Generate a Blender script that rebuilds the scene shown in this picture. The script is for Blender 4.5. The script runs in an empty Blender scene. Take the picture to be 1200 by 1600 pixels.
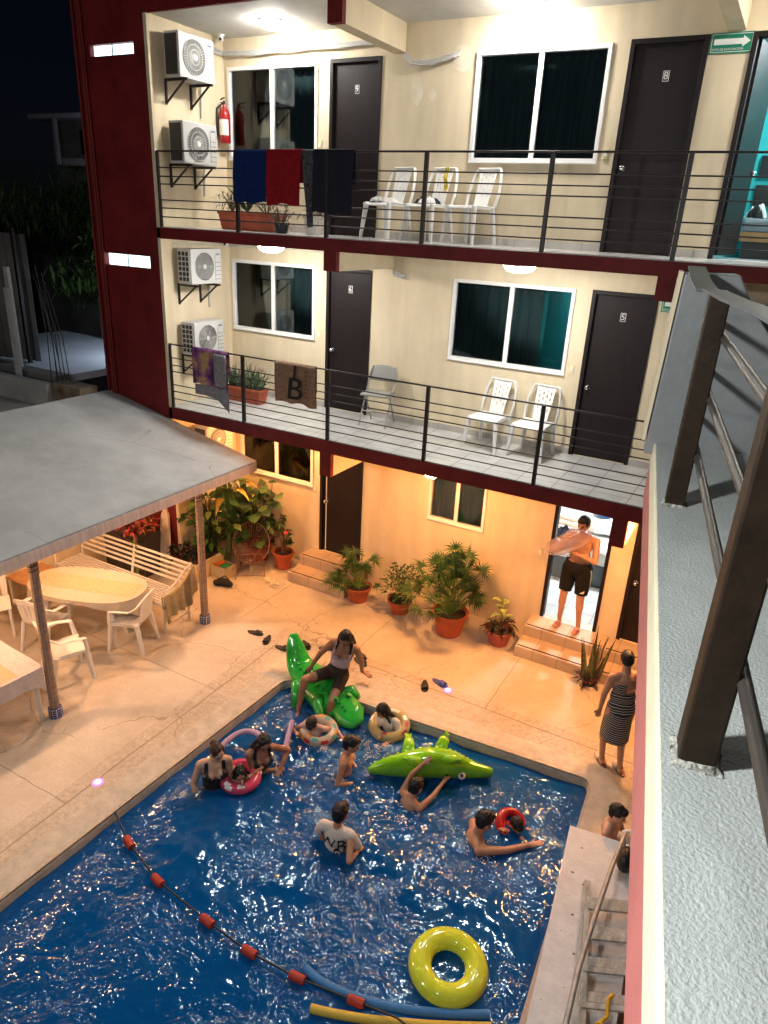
import bpy, math, random
import numpy as np
from mathutils import Vector, Matrix, noise
from mathutils.geometry import tessellate_polygon
from mathutils.bvhtree import BVHTree
random.seed(7)
SC = bpy.context.scene
COL = SC.collection
PI = math.pi
V = Vector
R = math.radians

# ------------------------------------------------------------------ materials
MATS = {}
def mat(name, col, rough=.6, metal=0, var=0, vs=6, bump=0, bs=40, spec=.5, coat=0, trans=0, emit=None, es=0, stretch=None, alpha=1, sss=0):
    if name in MATS: return MATS[name]
    m = bpy.data.materials.new(name); m.use_nodes = True
    nt = m.node_tree; b = nt.nodes['Principled BSDF']; L = nt.links.new
    c = (*col, 1)
    b.inputs['Base Color'].default_value = c
    b.inputs['Roughness'].default_value = rough
    b.inputs['Metallic'].default_value = metal
    b.inputs['Specular IOR Level'].default_value = spec
    b.inputs['Coat Weight'].default_value = coat
    b.inputs['Coat Roughness'].default_value = .08
    b.inputs['Transmission Weight'].default_value = trans
    b.inputs['Alpha'].default_value = alpha
    if sss:
        b.inputs['Subsurface Weight'].default_value = sss
        b.inputs['Subsurface Radius'].default_value = (.02, .008, .004)
    if emit:
        b.inputs['Emission Color'].default_value = (*emit, 1)
        b.inputs['Emission Strength'].default_value = es
    if var or bump:
        tc = nt.nodes.new('ShaderNodeTexCoord')
        vec = tc.outputs['Object']
        if stretch:
            mp = nt.nodes.new('ShaderNodeMapping'); mp.inputs['Scale'].default_value = stretch
            L(vec, mp.inputs['Vector']); vec = mp.outputs['Vector']
    if var:
        n = nt.nodes.new('ShaderNodeTexNoise'); n.inputs['Scale'].default_value = vs; n.inputs['Detail'].default_value = 6
        n.inputs['Roughness'].default_value = .65
        L(vec, n.inputs['Vector'])
        mx = nt.nodes.new('ShaderNodeMix'); mx.data_type = 'RGBA'
        mr = nt.nodes.new('ShaderNodeMapRange'); mr.inputs[1].default_value = .3; mr.inputs[2].default_value = .7
        L(n.outputs['Fac'], mr.inputs[0]); L(mr.outputs[0], mx.inputs[0])
        mx.inputs[6].default_value = (*[x*(1-var) for x in col], 1)
        mx.inputs[7].default_value = (*[min(1, x*(1+var)) for x in col], 1)
        L(mx.outputs[2], b.inputs['Base Color'])
    if bump:
        n = nt.nodes.new('ShaderNodeTexNoise'); n.inputs['Scale'].default_value = bs; n.inputs['Detail'].default_value = 5
        L(vec, n.inputs['Vector'])
        bp = nt.nodes.new('ShaderNodeBump'); bp.inputs['Strength'].default_value = bump; bp.inputs['Distance'].default_value = .01
        L(n.outputs['Fac'], bp.inputs['Height']); L(bp.outputs['Normal'], b.inputs['Normal'])
    MATS[name] = m
    return m

def tile_mat(name, c1, c2, mortar, w, h, msize=.012, rough=.35, axis='xy', offset=0.0, spec=.5):
    m = mat(name, c1, rough, spec=spec)
    nt = m.node_tree; b = nt.nodes['Principled BSDF']; L = nt.links.new
    g = nt.nodes.new('ShaderNodeNewGeometry'); sp = nt.nodes.new('ShaderNodeSeparateXYZ'); cb = nt.nodes.new('ShaderNodeCombineXYZ')
    L(g.outputs['Position'], sp.inputs[0])
    for k, a in enumerate(axis): L(sp.outputs['XYZ'.index(a.upper())], cb.inputs[k])
    br = nt.nodes.new('ShaderNodeTexBrick'); br.offset = offset; br.squash = 1
    br.inputs['Scale'].default_value = 1; br.inputs['Brick Width'].default_value = w; br.inputs['Row Height'].default_value = h
    br.inputs['Mortar Size'].default_value = msize/2; br.inputs['Mortar Smooth'].default_value = .2
    br.inputs['Color1'].default_value = (*c1, 1); br.inputs['Color2'].default_value = (*c2, 1); br.inputs['Mortar'].default_value = (*mortar, 1)
    L(cb.outputs[0], br.inputs['Vector'])
    n = nt.nodes.new('ShaderNodeTexNoise'); n.inputs['Scale'].default_value = 3.5; n.inputs['Detail'].default_value = 7
    L(g.outputs['Position'], n.inputs['Vector'])
    mr = nt.nodes.new('ShaderNodeMapRange'); mr.inputs[1].default_value = .3; mr.inputs[2].default_value = .75; mr.inputs[3].default_value = .8; mr.inputs[4].default_value = 1.08
    L(n.outputs['Fac'], mr.inputs[0])
    mx = nt.nodes.new('ShaderNodeMix'); mx.data_type = 'RGBA'; mx.blend_type = 'MULTIPLY'; mx.inputs[0].default_value = 1
    L(br.outputs['Color'], mx.inputs[6]); L(mr.outputs[0], mx.inputs[7]); L(mx.outputs[2], b.inputs['Base Color'])
    bp = nt.nodes.new('ShaderNodeBump'); bp.inputs['Strength'].default_value = .3; bp.inputs['Distance'].default_value = .004; bp.invert = True
    L(br.outputs['Fac'], bp.inputs['Height']); L(bp.outputs['Normal'], b.inputs['Normal'])
    return m

def add_cracks(m, scale=.5, width=.003, gate=.5, amt=.6, dark=(.12, .12, .12)):
    nt = m.node_tree; b = nt.nodes['Principled BSDF']; L = nt.links.new
    g = nt.nodes.new('ShaderNodeNewGeometry'); n = nt.nodes.new('ShaderNodeTexNoise'); n.inputs['Scale'].default_value = 1.6; n.inputs['Detail'].default_value = 5
    L(g.outputs['Position'], n.inputs['Vector'])
    sc = nt.nodes.new('ShaderNodeVectorMath'); sc.operation = 'SCALE'; sc.inputs[3].default_value = .5; L(n.outputs['Color'], sc.inputs[0])
    ad = nt.nodes.new('ShaderNodeVectorMath'); ad.operation = 'ADD'; L(g.outputs['Position'], ad.inputs[0]); L(sc.outputs[0], ad.inputs[1])
    vo = nt.nodes.new('ShaderNodeTexVoronoi'); vo.feature = 'DISTANCE_TO_EDGE'; vo.inputs['Scale'].default_value = scale; L(ad.outputs[0], vo.inputs['Vector'])
    lt = nt.nodes.new('ShaderNodeMath'); lt.operation = 'LESS_THAN'; lt.inputs[1].default_value = width; L(vo.outputs['Distance'], lt.inputs[0])
    n2 = nt.nodes.new('ShaderNodeTexNoise'); n2.inputs['Scale'].default_value = 1.1; L(g.outputs['Position'], n2.inputs['Vector'])
    gt = nt.nodes.new('ShaderNodeMath'); gt.operation = 'GREATER_THAN'; gt.inputs[1].default_value = gate; L(n2.outputs['Fac'], gt.inputs[0])
    mu = nt.nodes.new('ShaderNodeMath'); mu.operation = 'MULTIPLY'; L(lt.outputs[0], mu.inputs[0]); L(gt.outputs[0], mu.inputs[1])
    m2 = nt.nodes.new('ShaderNodeMath'); m2.operation = 'MULTIPLY'; m2.inputs[1].default_value = amt; L(mu.outputs[0], m2.inputs[0])
    src = b.inputs['Base Color'].links[0].from_socket
    mx = nt.nodes.new('ShaderNodeMix'); mx.data_type = 'RGBA'; mx.inputs[7].default_value = (*dark, 1); L(m2.outputs[0], mx.inputs[0]); L(src, mx.inputs[6]); L(mx.outputs[2], b.inputs['Base Color'])
    return m
def wall_paint(name, col, streak=.12, rough=.75):
    """painted render: slight roller texture, vertical wash streaks, a few filled patches"""
    m = mat(name, col, rough, spec=.3)
    nt = m.node_tree; b = nt.nodes['Principled BSDF']; L = nt.links.new
    g = nt.nodes.new('ShaderNodeNewGeometry')
    mp = nt.nodes.new('ShaderNodeMapping'); mp.inputs['Scale'].default_value = (5, 5, .7)
    L(g.outputs['Position'], mp.inputs['Vector'])
    n1 = nt.nodes.new('ShaderNodeTexNoise'); n1.inputs['Scale'].default_value = 1; n1.inputs['Detail'].default_value = 5
    L(mp.outputs[0], n1.inputs['Vector'])
    n2 = nt.nodes.new('ShaderNodeTexNoise'); n2.inputs['Scale'].default_value = 1.3; n2.inputs['Detail'].default_value = 8; n2.inputs['Roughness'].default_value = .7
    L(g.outputs['Position'], n2.inputs['Vector'])
    ad = nt.nodes.new('ShaderNodeMath'); ad.operation = 'ADD'; L(n1.outputs['Fac'], ad.inputs[0]); L(n2.outputs['Fac'], ad.inputs[1])
    mr = nt.nodes.new('ShaderNodeMapRange'); mr.inputs[1].default_value = .6; mr.inputs[2].default_value = 1.4
    L(ad.outputs[0], mr.inputs[0])
    mx = nt.nodes.new('ShaderNodeMix'); mx.data_type = 'RGBA'
    mx.inputs[6].default_value = (*[x*(1-streak*1.3) for x in col], 1); mx.inputs[7].default_value = (*[min(1, x*(1+streak*.6)) for x in col], 1)
    L(mr.outputs[0], mx.inputs[0]); L(mx.outputs[2], b.inputs['Base Color'])
    n3 = nt.nodes.new('ShaderNodeTexNoise'); n3.inputs['Scale'].default_value = 60; n3.inputs['Detail'].default_value = 3
    L(g.outputs['Position'], n3.inputs['Vector'])
    bp = nt.nodes.new('ShaderNodeBump'); bp.inputs['Strength'].default_value = .25; bp.inputs['Distance'].default_value = .006
    L(n3.outputs['Fac'], bp.inputs['Height']); L(bp.outputs['Normal'], b.inputs['Normal'])
    return m

def emis(name, col, s):
    m = bpy.data.materials.new(name); m.use_nodes = True; nt = m.node_tree
    nt.nodes.remove(nt.nodes['Principled BSDF'])
    e = nt.nodes.new('ShaderNodeEmission'); e.inputs[0].default_value = (*col, 1); e.inputs[1].default_value = s
    nt.links.new(e.outputs[0], nt.nodes['Material Output'].inputs[0])
    return m

CREAM = wall_paint('cream_paint', (.72, .61, .43), .17)
CEIL = wall_paint('ceiling_paint', (.58, .57, .54))
MAROON = mat('maroon_paint', (.15, .013, .013), .6, var=.3, vs=3, bump=.15, bs=30, spec=.25)
DOORM = mat('dark_brown_door', (.012, .0075, .008), .5, spec=.28, var=.25, vs=4, stretch=(6, 6, 1))
ALU = mat('white_aluminium', (.78, .78, .78), .35, var=.04)
GLASS = mat('dark_window_glass', (.004, .005, .006), .04, spec=.55)
IRON = mat('dark_iron', (.012, .006, .006), .45, var=.3, vs=20)
PLASTIC = mat('white_plastic', (.78, .77, .75), .38, var=.05, vs=5)
METALG = mat('galvanised_metal', (.36, .36, .36), .5, metal=.3, var=.2, vs=12)
BLACKP = mat('black_plastic', (.015, .015, .016), .5)
CABLE = mat('grey_conduit', (.50, .49, .47), .6)
TERRA = mat('terracotta', (.42, .085, .035), .6, var=.25, vs=8, bump=.1, bs=25)
SOIL = mat('potting_soil', (.03, .02, .014), .95, bump=.5, bs=60)
STONE = mat('concrete_grey', (.36, .36, .35), .85, var=.25, vs=2.5, bump=.35, bs=30)

# ------------------------------------------------------------------ mesh builder
class MB:
    def __init__(s): s.v = []; s.f = []; s.m = []; s.cur = 0
    def add(s, vs, fs):
        o = len(s.v); s.v += [tuple(x) for x in vs]; s.f += [tuple(o+i for i in f) for f in fs]; s.m += [s.cur]*len(fs); return s
    def box(s, x0, x1, y0, y1, z0, z1):
        return s.add([(x0,y0,z0),(x1,y0,z0),(x1,y1,z0),(x0,y1,z0),(x0,y0,z1),(x1,y0,z1),(x1,y1,z1),(x0,y1,z1)],
                     [(0,3,2,1),(4,5,6,7),(0,1,5,4),(1,2,6,5),(2,3,7,6),(3,0,4,7)])
    def hexa(s, p):   # 8 points, bottom ring then top ring
        return s.add(p, [(0,3,2,1),(4,5,6,7),(0,1,5,4),(1,2,6,5),(2,3,7,6),(3,0,4,7)])
    def bar(s, a, b, w, h, up=(0,0,1)):
        a = V(a); b = V(b); d = (b-a).normalized(); u = V(up)
        if abs(d.dot(u)) > .98: u = V((1,0,0))
        r = d.cross(u).normalized(); u = r.cross(d)
        P = []
        for c in (a, b): P += [c-r*w/2-u*h/2, c+r*w/2-u*h/2, c+r*w/2+u*h/2, c-r*w/2+u*h/2]
        return s.add(P, [(0,3,2,1),(4,5,6,7),(0,1,5,4),(1,2,6,5),(2,3,7,6),(3,0,4,7)])
    def tube(s, pts, r, n=8, cap=True, sx=1, sy=1, up=(0,0,1)):
        pts = [V(p) for p in pts]; k = len(pts)
        rs = r if isinstance(r, (list, tuple)) else [r]*k
        sxs = sx if isinstance(sx, (list, tuple)) else [sx]*k
        sys_ = sy if isinstance(sy, (list, tuple)) else [sy]*k
        vs = []; prev = None
        for i, p in enumerate(pts):
            d = (pts[min(i+1, k-1)]-pts[max(i-1, 0)])
            d = d.normalized() if d.length > 1e-9 else V((0,0,1))
            if prev is None:
                u = V(up)
                if abs(d.dot(u)) > .95: u = V((1,0,0)) if abs(d.x) < .9 else V((0,1,0))
                prev = d.cross(u).normalized()
            a = (prev-d*prev.dot(d)).normalized(); b = d.cross(a); prev = a
            for j in range(n):
                t = 2*PI*j/n
                vs.append(p+(a*math.cos(t)*sxs[i]-b*math.sin(t)*sys_[i])*rs[i])
        fs = [(i*n+j, i*n+(j+1)%n, (i+1)*n+(j+1)%n, (i+1)*n+j) for i in range(k-1) for j in range(n)]
        fs = [f[::-1] for f in fs]
        if cap: fs += [tuple(range(n)), tuple(range((k-1)*n, k*n))[::-1]]
        return s.add(vs, fs)
    def lathe(s, c, prof, n=20, fr=None):
        c = V(c); vs = []; k = len(prof)
        fr = fr or (V((1,0,0)), V((0,1,0)), V((0,0,1)))
        for r, z in prof:
            for j in range(n):
                t = 2*PI*j/n; vs.append(c+fr[0]*math.cos(t)*r+fr[1]*math.sin(t)*r+fr[2]*z)
        fs = [(i*n+j, i*n+(j+1)%n, (i+1)*n+(j+1)%n, (i+1)*n+j) for i in range(k-1) for j in range(n)]
        fs += [tuple(range(n))[::-1], tuple(range((k-1)*n, k*n))]
        return s.add(vs, fs)
    def ell(s, c, r, fr=None, nu=14, nv=9):
        c = V(c); fr = fr or (V((1,0,0)), V((0,1,0)), V((0,0,1)))
        vs = [c-fr[2]*r[2]]
        for i in range(1, nv):
            a = PI*i/nv-PI/2
            for j in range(nu):
                t = 2*PI*j/nu
                vs.append(c+fr[0]*r[0]*math.cos(a)*math.cos(t)+fr[1]*r[1]*math.cos(a)*math.sin(t)+fr[2]*r[2]*math.sin(a))
        vs.append(c+fr[2]*r[2]); e = len(vs)-1
        fs = [(0, 1+(j+1)%nu, 1+j) for j in range(nu)]
        for i in range(nv-2):
            for j in range(nu):
                a = 1+i*nu; fs.append((a+j, a+(j+1)%nu, a+nu+(j+1)%nu, a+nu+j))
        a = 1+(nv-2)*nu
        fs += [(a+j, a+(j+1)%nu, e) for j in range(nu)]
        return s.add(vs, fs)
    def caps(s, a, b, r0, r1, n=12):
        a = V(a); b = V(b); d = b-a; L = d.length
        d = d/L if L > 1e-6 else V((0,0,1))
        u = V((0,0,1)) if abs(d.z) < .9 else V((1,0,0))
        x = d.cross(u).normalized(); y = d.cross(x)
        prof = []
        for i in range(5):
            t = PI/2*(i/4)-PI/2
            prof.append((max(r0*math.cos(t), 1e-4), r0*math.sin(t)))
        for i in range(5):
            t = PI/2*(i/4)
            prof.append((max(r1*math.cos(t), 1e-4), L+r1*math.sin(t)))
        return s.lathe(a, prof, n, (x, y, d))
    def grid(s, fn, nu, nv, skip=None):
        vs = [fn(i/nu, j/nv) for i in range(nu+1) for j in range(nv+1)]
        fs = [(i*(nv+1)+j, (i+1)*(nv+1)+j, (i+1)*(nv+1)+j+1, i*(nv+1)+j+1) for i in range(nu) for j in range(nv) if not (skip and skip(i, j))]
        return s.add(vs, fs)
    def torus(s, c, RR, r, fr=None, n=32, m=12, sz=1, arc=1):
        c = V(c); fr = fr or (V((1,0,0)), V((0,1,0)), V((0,0,1)))
        vs = []
        for i in range(n):
            t = 2*PI*i/n
            d = fr[0]*math.cos(t)+fr[1]*math.sin(t)
            for j in range(m):
                p = 2*PI*j/m; vs.append(c+d*(RR+r*math.cos(p))+fr[2]*r*sz*math.sin(p))
        return s.add(vs, [(i*m+j, ((i+1)%n)*m+j, ((i+1)%n)*m+(j+1)%m, i*m+(j+1)%m) for i in range(n) for j in range(m)])
    def prism(s, poly, z0, z1, fr=None, c=(0,0,0)):
        fr = fr or (V((1,0,0)), V((0,1,0)), V((0,0,1))); c = V(c); n = len(poly)
        vs = [c+fr[0]*x+fr[1]*y+fr[2]*z for z in (z0, z1) for x, y in poly]
        return s.add(vs, [tuple(range(n))[::-1], tuple(range(n, 2*n))]+[(i, (i+1)%n, n+(i+1)%n, n+i) for i in range(n)])
    def leaf(s, base, d, up, L, w, droop=.3, n=4, fold=.15, tip=.5):
        base = V(base); d = V(d).normalized(); up = V(up)
        r = d.cross(up)
        r = r.normalized() if r.length > 1e-4 else V((1,0,0)); u = r.cross(d)
        vs = []
        for i in range(n+1):
            t = i/n
            ww = w*math.sin(PI*min(1, (t**tip)*.97+.03))*.5 if i < n else w*.02
            if i == 0: ww = w*.12
            c = base+d*L*t*(1-droop*.25*t)+V((0,0,-1))*droop*L*t*t
            vs += [c-r*ww+u*fold*ww, c, c+r*ww+u*fold*ww]
        fs = []
        for i in range(n):
            o = 3*i; fs += [(o, o+1, o+4, o+3), (o+1, o+2, o+5, o+4)]
        return s.add(vs, fs)
    def build(s, name, mats, parent=None, smooth=None, bevel=0, local=False, solid=0, sub=0):
        me = bpy.data.meshes.new(name)
        off = V((0,0,0))
        if parent is not None and not local:
            q = parent
            while q.parent: q = q.parent
            off = q.location
        me.from_pydata([V(x)-off for x in s.v], [], s.f)
        if not isinstance(mats, (list, tuple)): mats = [mats]
        for m in mats: me.materials.append(m)
        if len(mats) > 1: me.polygons.foreach_set('material_index', s.m)
        me.update()
        if smooth is not None:
            me.polygons.foreach_set('use_smooth', [True]*len(me.polygons))
            if smooth < 180: me.set_sharp_from_angle(angle=R(smooth))
        ob = bpy.data.objects.new(name, me); COL.objects.link(ob)
        if parent is not None: ob.parent = parent
        if solid:
            q = ob.modifiers.new('thick', 'SOLIDIFY'); q.thickness = solid; q.offset = 0
        if bevel:
            q = ob.modifiers.new('edge', 'BEVEL'); q.width = bevel; q.segments = 2; q.limit_method = 'ANGLE'; q.angle_limit = R(40)
        if sub:
            q = ob.modifiers.new('sub', 'SUBSURF'); q.levels = sub; q.render_levels = sub
        return ob

def tag(o, label=None, cat=None, group=None, kind=None):
    if label: o['label'] = label
    if cat: o['category'] = cat
    if group: o['group'] = group
    if kind: o['kind'] = kind
    return o
def thing(name, label, cat, loc=(0,0,0), rz=0, group=None):
    o = bpy.data.objects.new(name, None); COL.objects.link(o); o.empty_display_size = .1
    o.location = loc; o.rotation_euler = (0, 0, rz)
    return tag(o, label, cat, group)
def dup(root, loc, rz, label, group=None):
    r = root.copy(); COL.objects.link(r); r.location = loc; r.rotation_euler = (0, 0, rz)
    r['label'] = label
    if group: r['group'] = group
    for ch in list(root.children):
        c = ch.copy(); COL.objects.link(c); c.parent = r
        for g in ch.children:
            d = g.copy(); COL.objects.link(d); d.parent = c
    return r
def text_mesh(txt, size, extrude=.001):
    cu = bpy.data.curves.new('lettering', 'FONT'); cu.body = txt; cu.size = size; cu.extrude = extrude
    cu.align_x = 'CENTER'; cu.align_y = 'CENTER'
    o = bpy.data.objects.new('lettering', cu); COL.objects.link(o)
    dg = bpy.context.evaluated_depsgraph_get(); dg.update()
    me = bpy.data.meshes.new_from_object(o.evaluated_get(dg)); bpy.data.objects.remove(o)
    return me
def text_part(name, txt, size, c, ux, uy, m, parent, extrude=.001, sx=1):
    me = text_mesh(txt, size, extrude)
    ux = V(ux).normalized(); uy = V(uy).normalized(); n = ux.cross(uy); c = V(c)
    q = parent
    while q.parent: q = q.parent
    off = q.location
    for v in me.vertices:
        v.co = c+ux*v.co.x*sx+uy*v.co.y+n*v.co.z-off
    me.materials.clear(); me.materials.append(m); me.update()
    o = bpy.data.objects.new(name, me); COL.objects.link(o); o.parent = parent
    return o
def lamp_point(name, loc, col, power, rad=.08):
    l = bpy.data.lights.new(name, 'POINT'); l.color = col; l.energy = power; l.shadow_soft_size = rad
    o = bpy.data.objects.new(name, l); COL.objects.link(o); o.location = loc
    return o

# ------------------------------------------------------------------ camera and world
cam = bpy.data.cameras.new('camera'); co = bpy.data.objects.new('camera', cam); COL.objects.link(co)
cam.sensor_fit = 'HORIZONTAL'; cam.sensor_width = 36; cam.lens = 36*1101.997/1200
cam.clip_start = .02; cam.clip_end = 3000
RM = Matrix(((0.8711635, -0.4364596, -0.2248937), (0.4885773, 0.8159757, 0.3089917), (0.0486454, -0.3790603, 0.9240925)))
Rc = Matrix((RM.col[0], RM.col[2], -RM.col[1])).transposed()
co.matrix_world = Matrix.Translation((7.7987, -9.0376, 5.5047)) @ Rc.to_4x4()
SC.camera = co
w = bpy.data.worlds.new('World'); SC.world = w; w.use_nodes = True
nt = w.node_tree; bg = nt.nodes['Background']
sky = nt.nodes.new('ShaderNodeTexSky'); sky.sky_type = 'NISHITA'; sky.sun_disc = False
sky.sun_elevation = R(30); sky.sun_rotation = R(200)
tint = nt.nodes.new('ShaderNodeMix'); tint.data_type = 'RGBA'; tint.blend_type = 'MULTIPLY'; tint.inputs[0].default_value = 1
tint.inputs[7].default_value = (.55, .6, 1, 1)
nt.links.new(sky.outputs[0], tint.inputs[6]); nt.links.new(tint.outputs[2], bg.inputs[0])
bg.inputs[1].default_value = .0007
sun = bpy.data.lights.new('weak_fill_sun', 'SUN'); sun.energy = .012; sun.angle = R(.5); sun.color = (.8, .88, 1)  # weak sun lamp added to keep the background foliage visible
so = bpy.data.objects.new('weak_fill_sun', sun); COL.objects.link(so); so.rotation_euler = (R(50), 0, R(-20))
SC.view_settings.view_transform = 'Standard'; SC.view_settings.look = 'None'
SC.view_settings.exposure = .45; SC.view_settings.gamma = 1
SC.cycles.use_denoising = True
SC.cycles.max_bounces = 8; SC.cycles.transparent_max_bounces = 12
SC.cycles.sample_clamp_indirect = 60
SC.cycles.caustics_reflective = False; SC.cycles.caustics_refractive = False

# ------------------------------------------------------------------ ground, deck, pool
F3, F2, YB = 5.309, 2.80, -1.44
def roundc(a, p, b, r, n=5):
    a, p, b = V(a), V(p), V(b); u = (a-p).normalized(); v = (b-p).normalized()
    return [((p+u*r)*(1-t)**2+p*2*t*(1-t)+(p+v*r)*t*t) for t in [i/n for i in range(n+1)]]
A = (3.2, -2.86, 0); B = (7.06, -2.56, 0); Cc = (7.42, -8.4, 0); D = (3.0, -8.4, 0)
POOL = roundc(D, A, B, .16)+roundc(A, B, Cc, .12)+[V(Cc), V(D)]
def flat(name, outer, hole, z, m, kind='structure'):
    pts = [V((p[0], p[1], z)) for p in outer]; loops = [pts]
    if hole: loops.append([V((p[0], p[1], z)) for p in hole])
    tri = tessellate_polygon(loops); allp = [p for l in loops for p in l]
    b = MB()
    fs = []
    for t in tri:
        a, c, d = (allp[i] for i in t)
        fs.append(t if (c-a).cross(d-a).z > 0 else t[::-1])
    b.add(allp, fs)
    return tag(b.build(name, m), kind=kind)

def deck_material():
    m = mat('deck_concrete', (.5, .42, .32), .62, spec=.35)
    nt = m.node_tree; b = nt.nodes['Principled BSDF']; L = nt.links.new
    def nd(t, **k):
        n = nt.nodes.new(t)
        for a, v in k.items(): setattr(n, a, v)
        return n
    g = nd('ShaderNodeNewGeometry'); P = g.outputs['Position']
    sp = nd('ShaderNodeSeparateXYZ'); L(P, sp.inputs[0])
    def mth(op, a, c=None, d=None):
        n = nd('ShaderNodeMath', operation=op)
        for i, v in enumerate((a, c, d)):
            if v is None: continue
            if isinstance(v, (int, float)): n.inputs[i].default_value = v
            else: L(v, n.inputs[i])
        return n.outputs[0]
    def nz(scale, det=6, vec=P, rough=.6, out='Fac'):
        n = nd('ShaderNodeTexNoise'); n.inputs['Scale'].default_value = scale; n.inputs['Detail'].default_value = det; n.inputs['Roughness'].default_value = rough
        L(vec, n.inputs['Vector']); return n.outputs[out]
    def rng(x, a, c, lo=0, hi=1):
        n = nd('ShaderNodeMapRange'); n.inputs[1].default_value = a; n.inputs[2].default_value = c; n.inputs[3].default_value = lo; n.inputs[4].default_value = hi
        L(x, n.inputs[0]); return n.outputs[0]
    def mix(f, c1, c2):
        n = nd('ShaderNodeMix', data_type='RGBA')
        L(f, n.inputs[0])
        for i, c in ((6, c1), (7, c2)):
            if isinstance(c, tuple): n.inputs[i].default_value = (*c, 1)
            else: L(c, n.inputs[i])
        return n.outputs[2]
    big = rng(nz(1.1, 7), .35, .65); mid = rng(nz(5, 8, rough=.72), .38, .66); fine = rng(nz(38, 5, rough=.75), .38, .62)
    col = mix(big, (.47, .40, .31), (.62, .55, .46))
    col = mix(mth('MULTIPLY', mid, .55), col, (.68, .62, .53))
    col = mix(mth('MULTIPLY', fine, .45), col, (.42, .34, .25))
    st = rng(nz(2.2, 9, rough=.8), .60, .72); col = mix(mth('MULTIPLY', st, .4), col, (.26, .17, .10))
    # wobble for the joints
    wob = mth('MULTIPLY', mth('SUBTRACT', nz(2.5, 3), .5), .05)
    X = mth('ADD', sp.outputs[0], wob); Y = mth('ADD', sp.outputs[1], wob)
    def line(a, at, wd): return mth('LESS_THAN', mth('ABSOLUTE', mth('SUBTRACT', a, at)), wd)
    def gate(a, lo, hi): return mth('MULTIPLY', mth('GREATER_THAN', a, lo), mth('LESS_THAN', a, hi))
    js = [mth('MULTIPLY', line(X, 2.62, .008), gate(Y, -9, -2.28)), mth('MULTIPLY', line(Y, -2.05, .008), gate(X, 2.62, 8)),
          mth('MULTIPLY', line(X, 3.62, .005), gate(Y, -2.05, 0)), mth('MULTIPLY', line(X, 5.62, .005), gate(Y, -2.05, 0)),
          mth('MULTIPLY', line(Y, -3.55, .005), gate(X, -2, 2.62)), mth('MULTIPLY', line(Y, -5.75, .005), gate(X, -2, 2.62)), mth('MULTIPLY', line(X, 1.75, .005), gate(Y, -2.05, 0))]
    jm = js[0]
    for j in js[1:]: jm = mth('MAXIMUM', jm, j)
    # cracks
    dv = nd('ShaderNodeVectorMath', operation='ADD'); cl = nz(1.3, 3, out='Color'); sc = nd('ShaderNodeVectorMath', operation='SCALE'); sc.inputs[3].default_value = .45
    L(cl, sc.inputs[0]); L(P, dv.inputs[0]); L(sc.outputs[0], dv.inputs[1])
    vo = nd('ShaderNodeTexVoronoi', feature='DISTANCE_TO_EDGE'); vo.inputs['Scale'].default_value = .55; L(dv.outputs[0], vo.inputs['Vector'])
    ck = mth('MULTIPLY', mth('LESS_THAN', vo.outputs['Distance'], .0028), mth('GREATER_THAN', nz(.9, 2), .47))
    dark = mth('MAXIMUM', mth('MULTIPLY', jm, .6), mth('MULTIPLY', ck, .4))
    col = mix(dark, col, (.10, .065, .04))
    # worn dirty margin beside the joint round the pool
    band = mth('MAXIMUM', mth('MULTIPLY', gate(X, 2.45, 3.3), mth('LESS_THAN', Y, -1.9)), mth('MULTIPLY', gate(Y, -3.0, -1.9), mth('GREATER_THAN', X, 2.45)))
    spk = rng(nz(17, 8, rough=.8), .42, .62)
    col = mix(mth('MULTIPLY', mth('MULTIPLY', band, spk), .5), col, (.27, .19, .11))
    L(col, b.inputs['Base Color'])
    L(mth('SUBTRACT', rng(nz(6, 5), .35, .65, .45, .8), mth('MULTIPLY', mth('MULTIPLY', band, rng(nz(1.9, 5), .5, .62)), .32)), b.inputs['Roughness'])
    h = mth('ADD', mth('MULTIPLY', nz(45, 6, rough=.7), .5), mth('MULTIPLY', dark, -1.2))
    bp = nd('ShaderNodeBump'); bp.inputs['Strength'].default_value = .55; bp.inputs['Distance'].default_value = .008
    L(h, bp.inputs['Height']); L(bp.outputs['Normal'], b.inputs['Normal'])
    return m
DECK = deck_material()
DK = [(-1.3, .12), (-1.3, -9.6), (8.75, -9.6), (8.75, .12)]
flat('pool_deck', DK, POOL, 0, DECK)
flat('ground', [(-300, 300), (-300, -300), (300, -300), (300, 300)], POOL, -.02, mat('night_earth', (.05, .045, .035), .95, var=.4, vs=1, bump=.5, bs=6))
# rounded coping: offset loops of the pool outline
COPE = mat('coping_concrete', (.50, .45, .37), .6, var=.22, vs=7, bump=.4, bs=45)
def offs(poly, d):
    n = len(poly); out = []
    for i in range(n):
        a, p, c = poly[i-1], poly[i], poly[(i+1) % n]
        e1 = (p-a).normalized(); e2 = (c-p).normalized()
        n1 = V((-e1.y, e1.x, 0)); n2 = V((-e2.y, e2.x, 0)); m = (n1+n2).normalized()
        out.append(p+m*d/max(.5, m.dot(n1)))
    return out
b = MB(); prof = [(-.30, .004), (-.05, .006), (-.02, -.004), (-.004, -.025), (.0, -.06), (0, -.20)]
sgn = 1
area = sum(POOL[i-1].x*POOL[i].y-POOL[i].x*POOL[i-1].y for i in range(len(POOL)))
sgn = 1 if area < 0 else -1
rings = []
for d, z in prof:
    rings.append([(p.x, p.y, z) for p in offs(POOL, -d*sgn)])
n = len(POOL); vs = [p for r in rings for p in r]
fs = []
for k in range(len(rings)-1):
    for i in range(n): fs.append((k*n+i, k*n+(i+1) % n, (k+1)*n+(i+1) % n, (k+1)*n+i))
b.add(vs, fs); tag(b.build('pool_edge_kerb', COPE, smooth=60), kind='structure')
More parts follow.
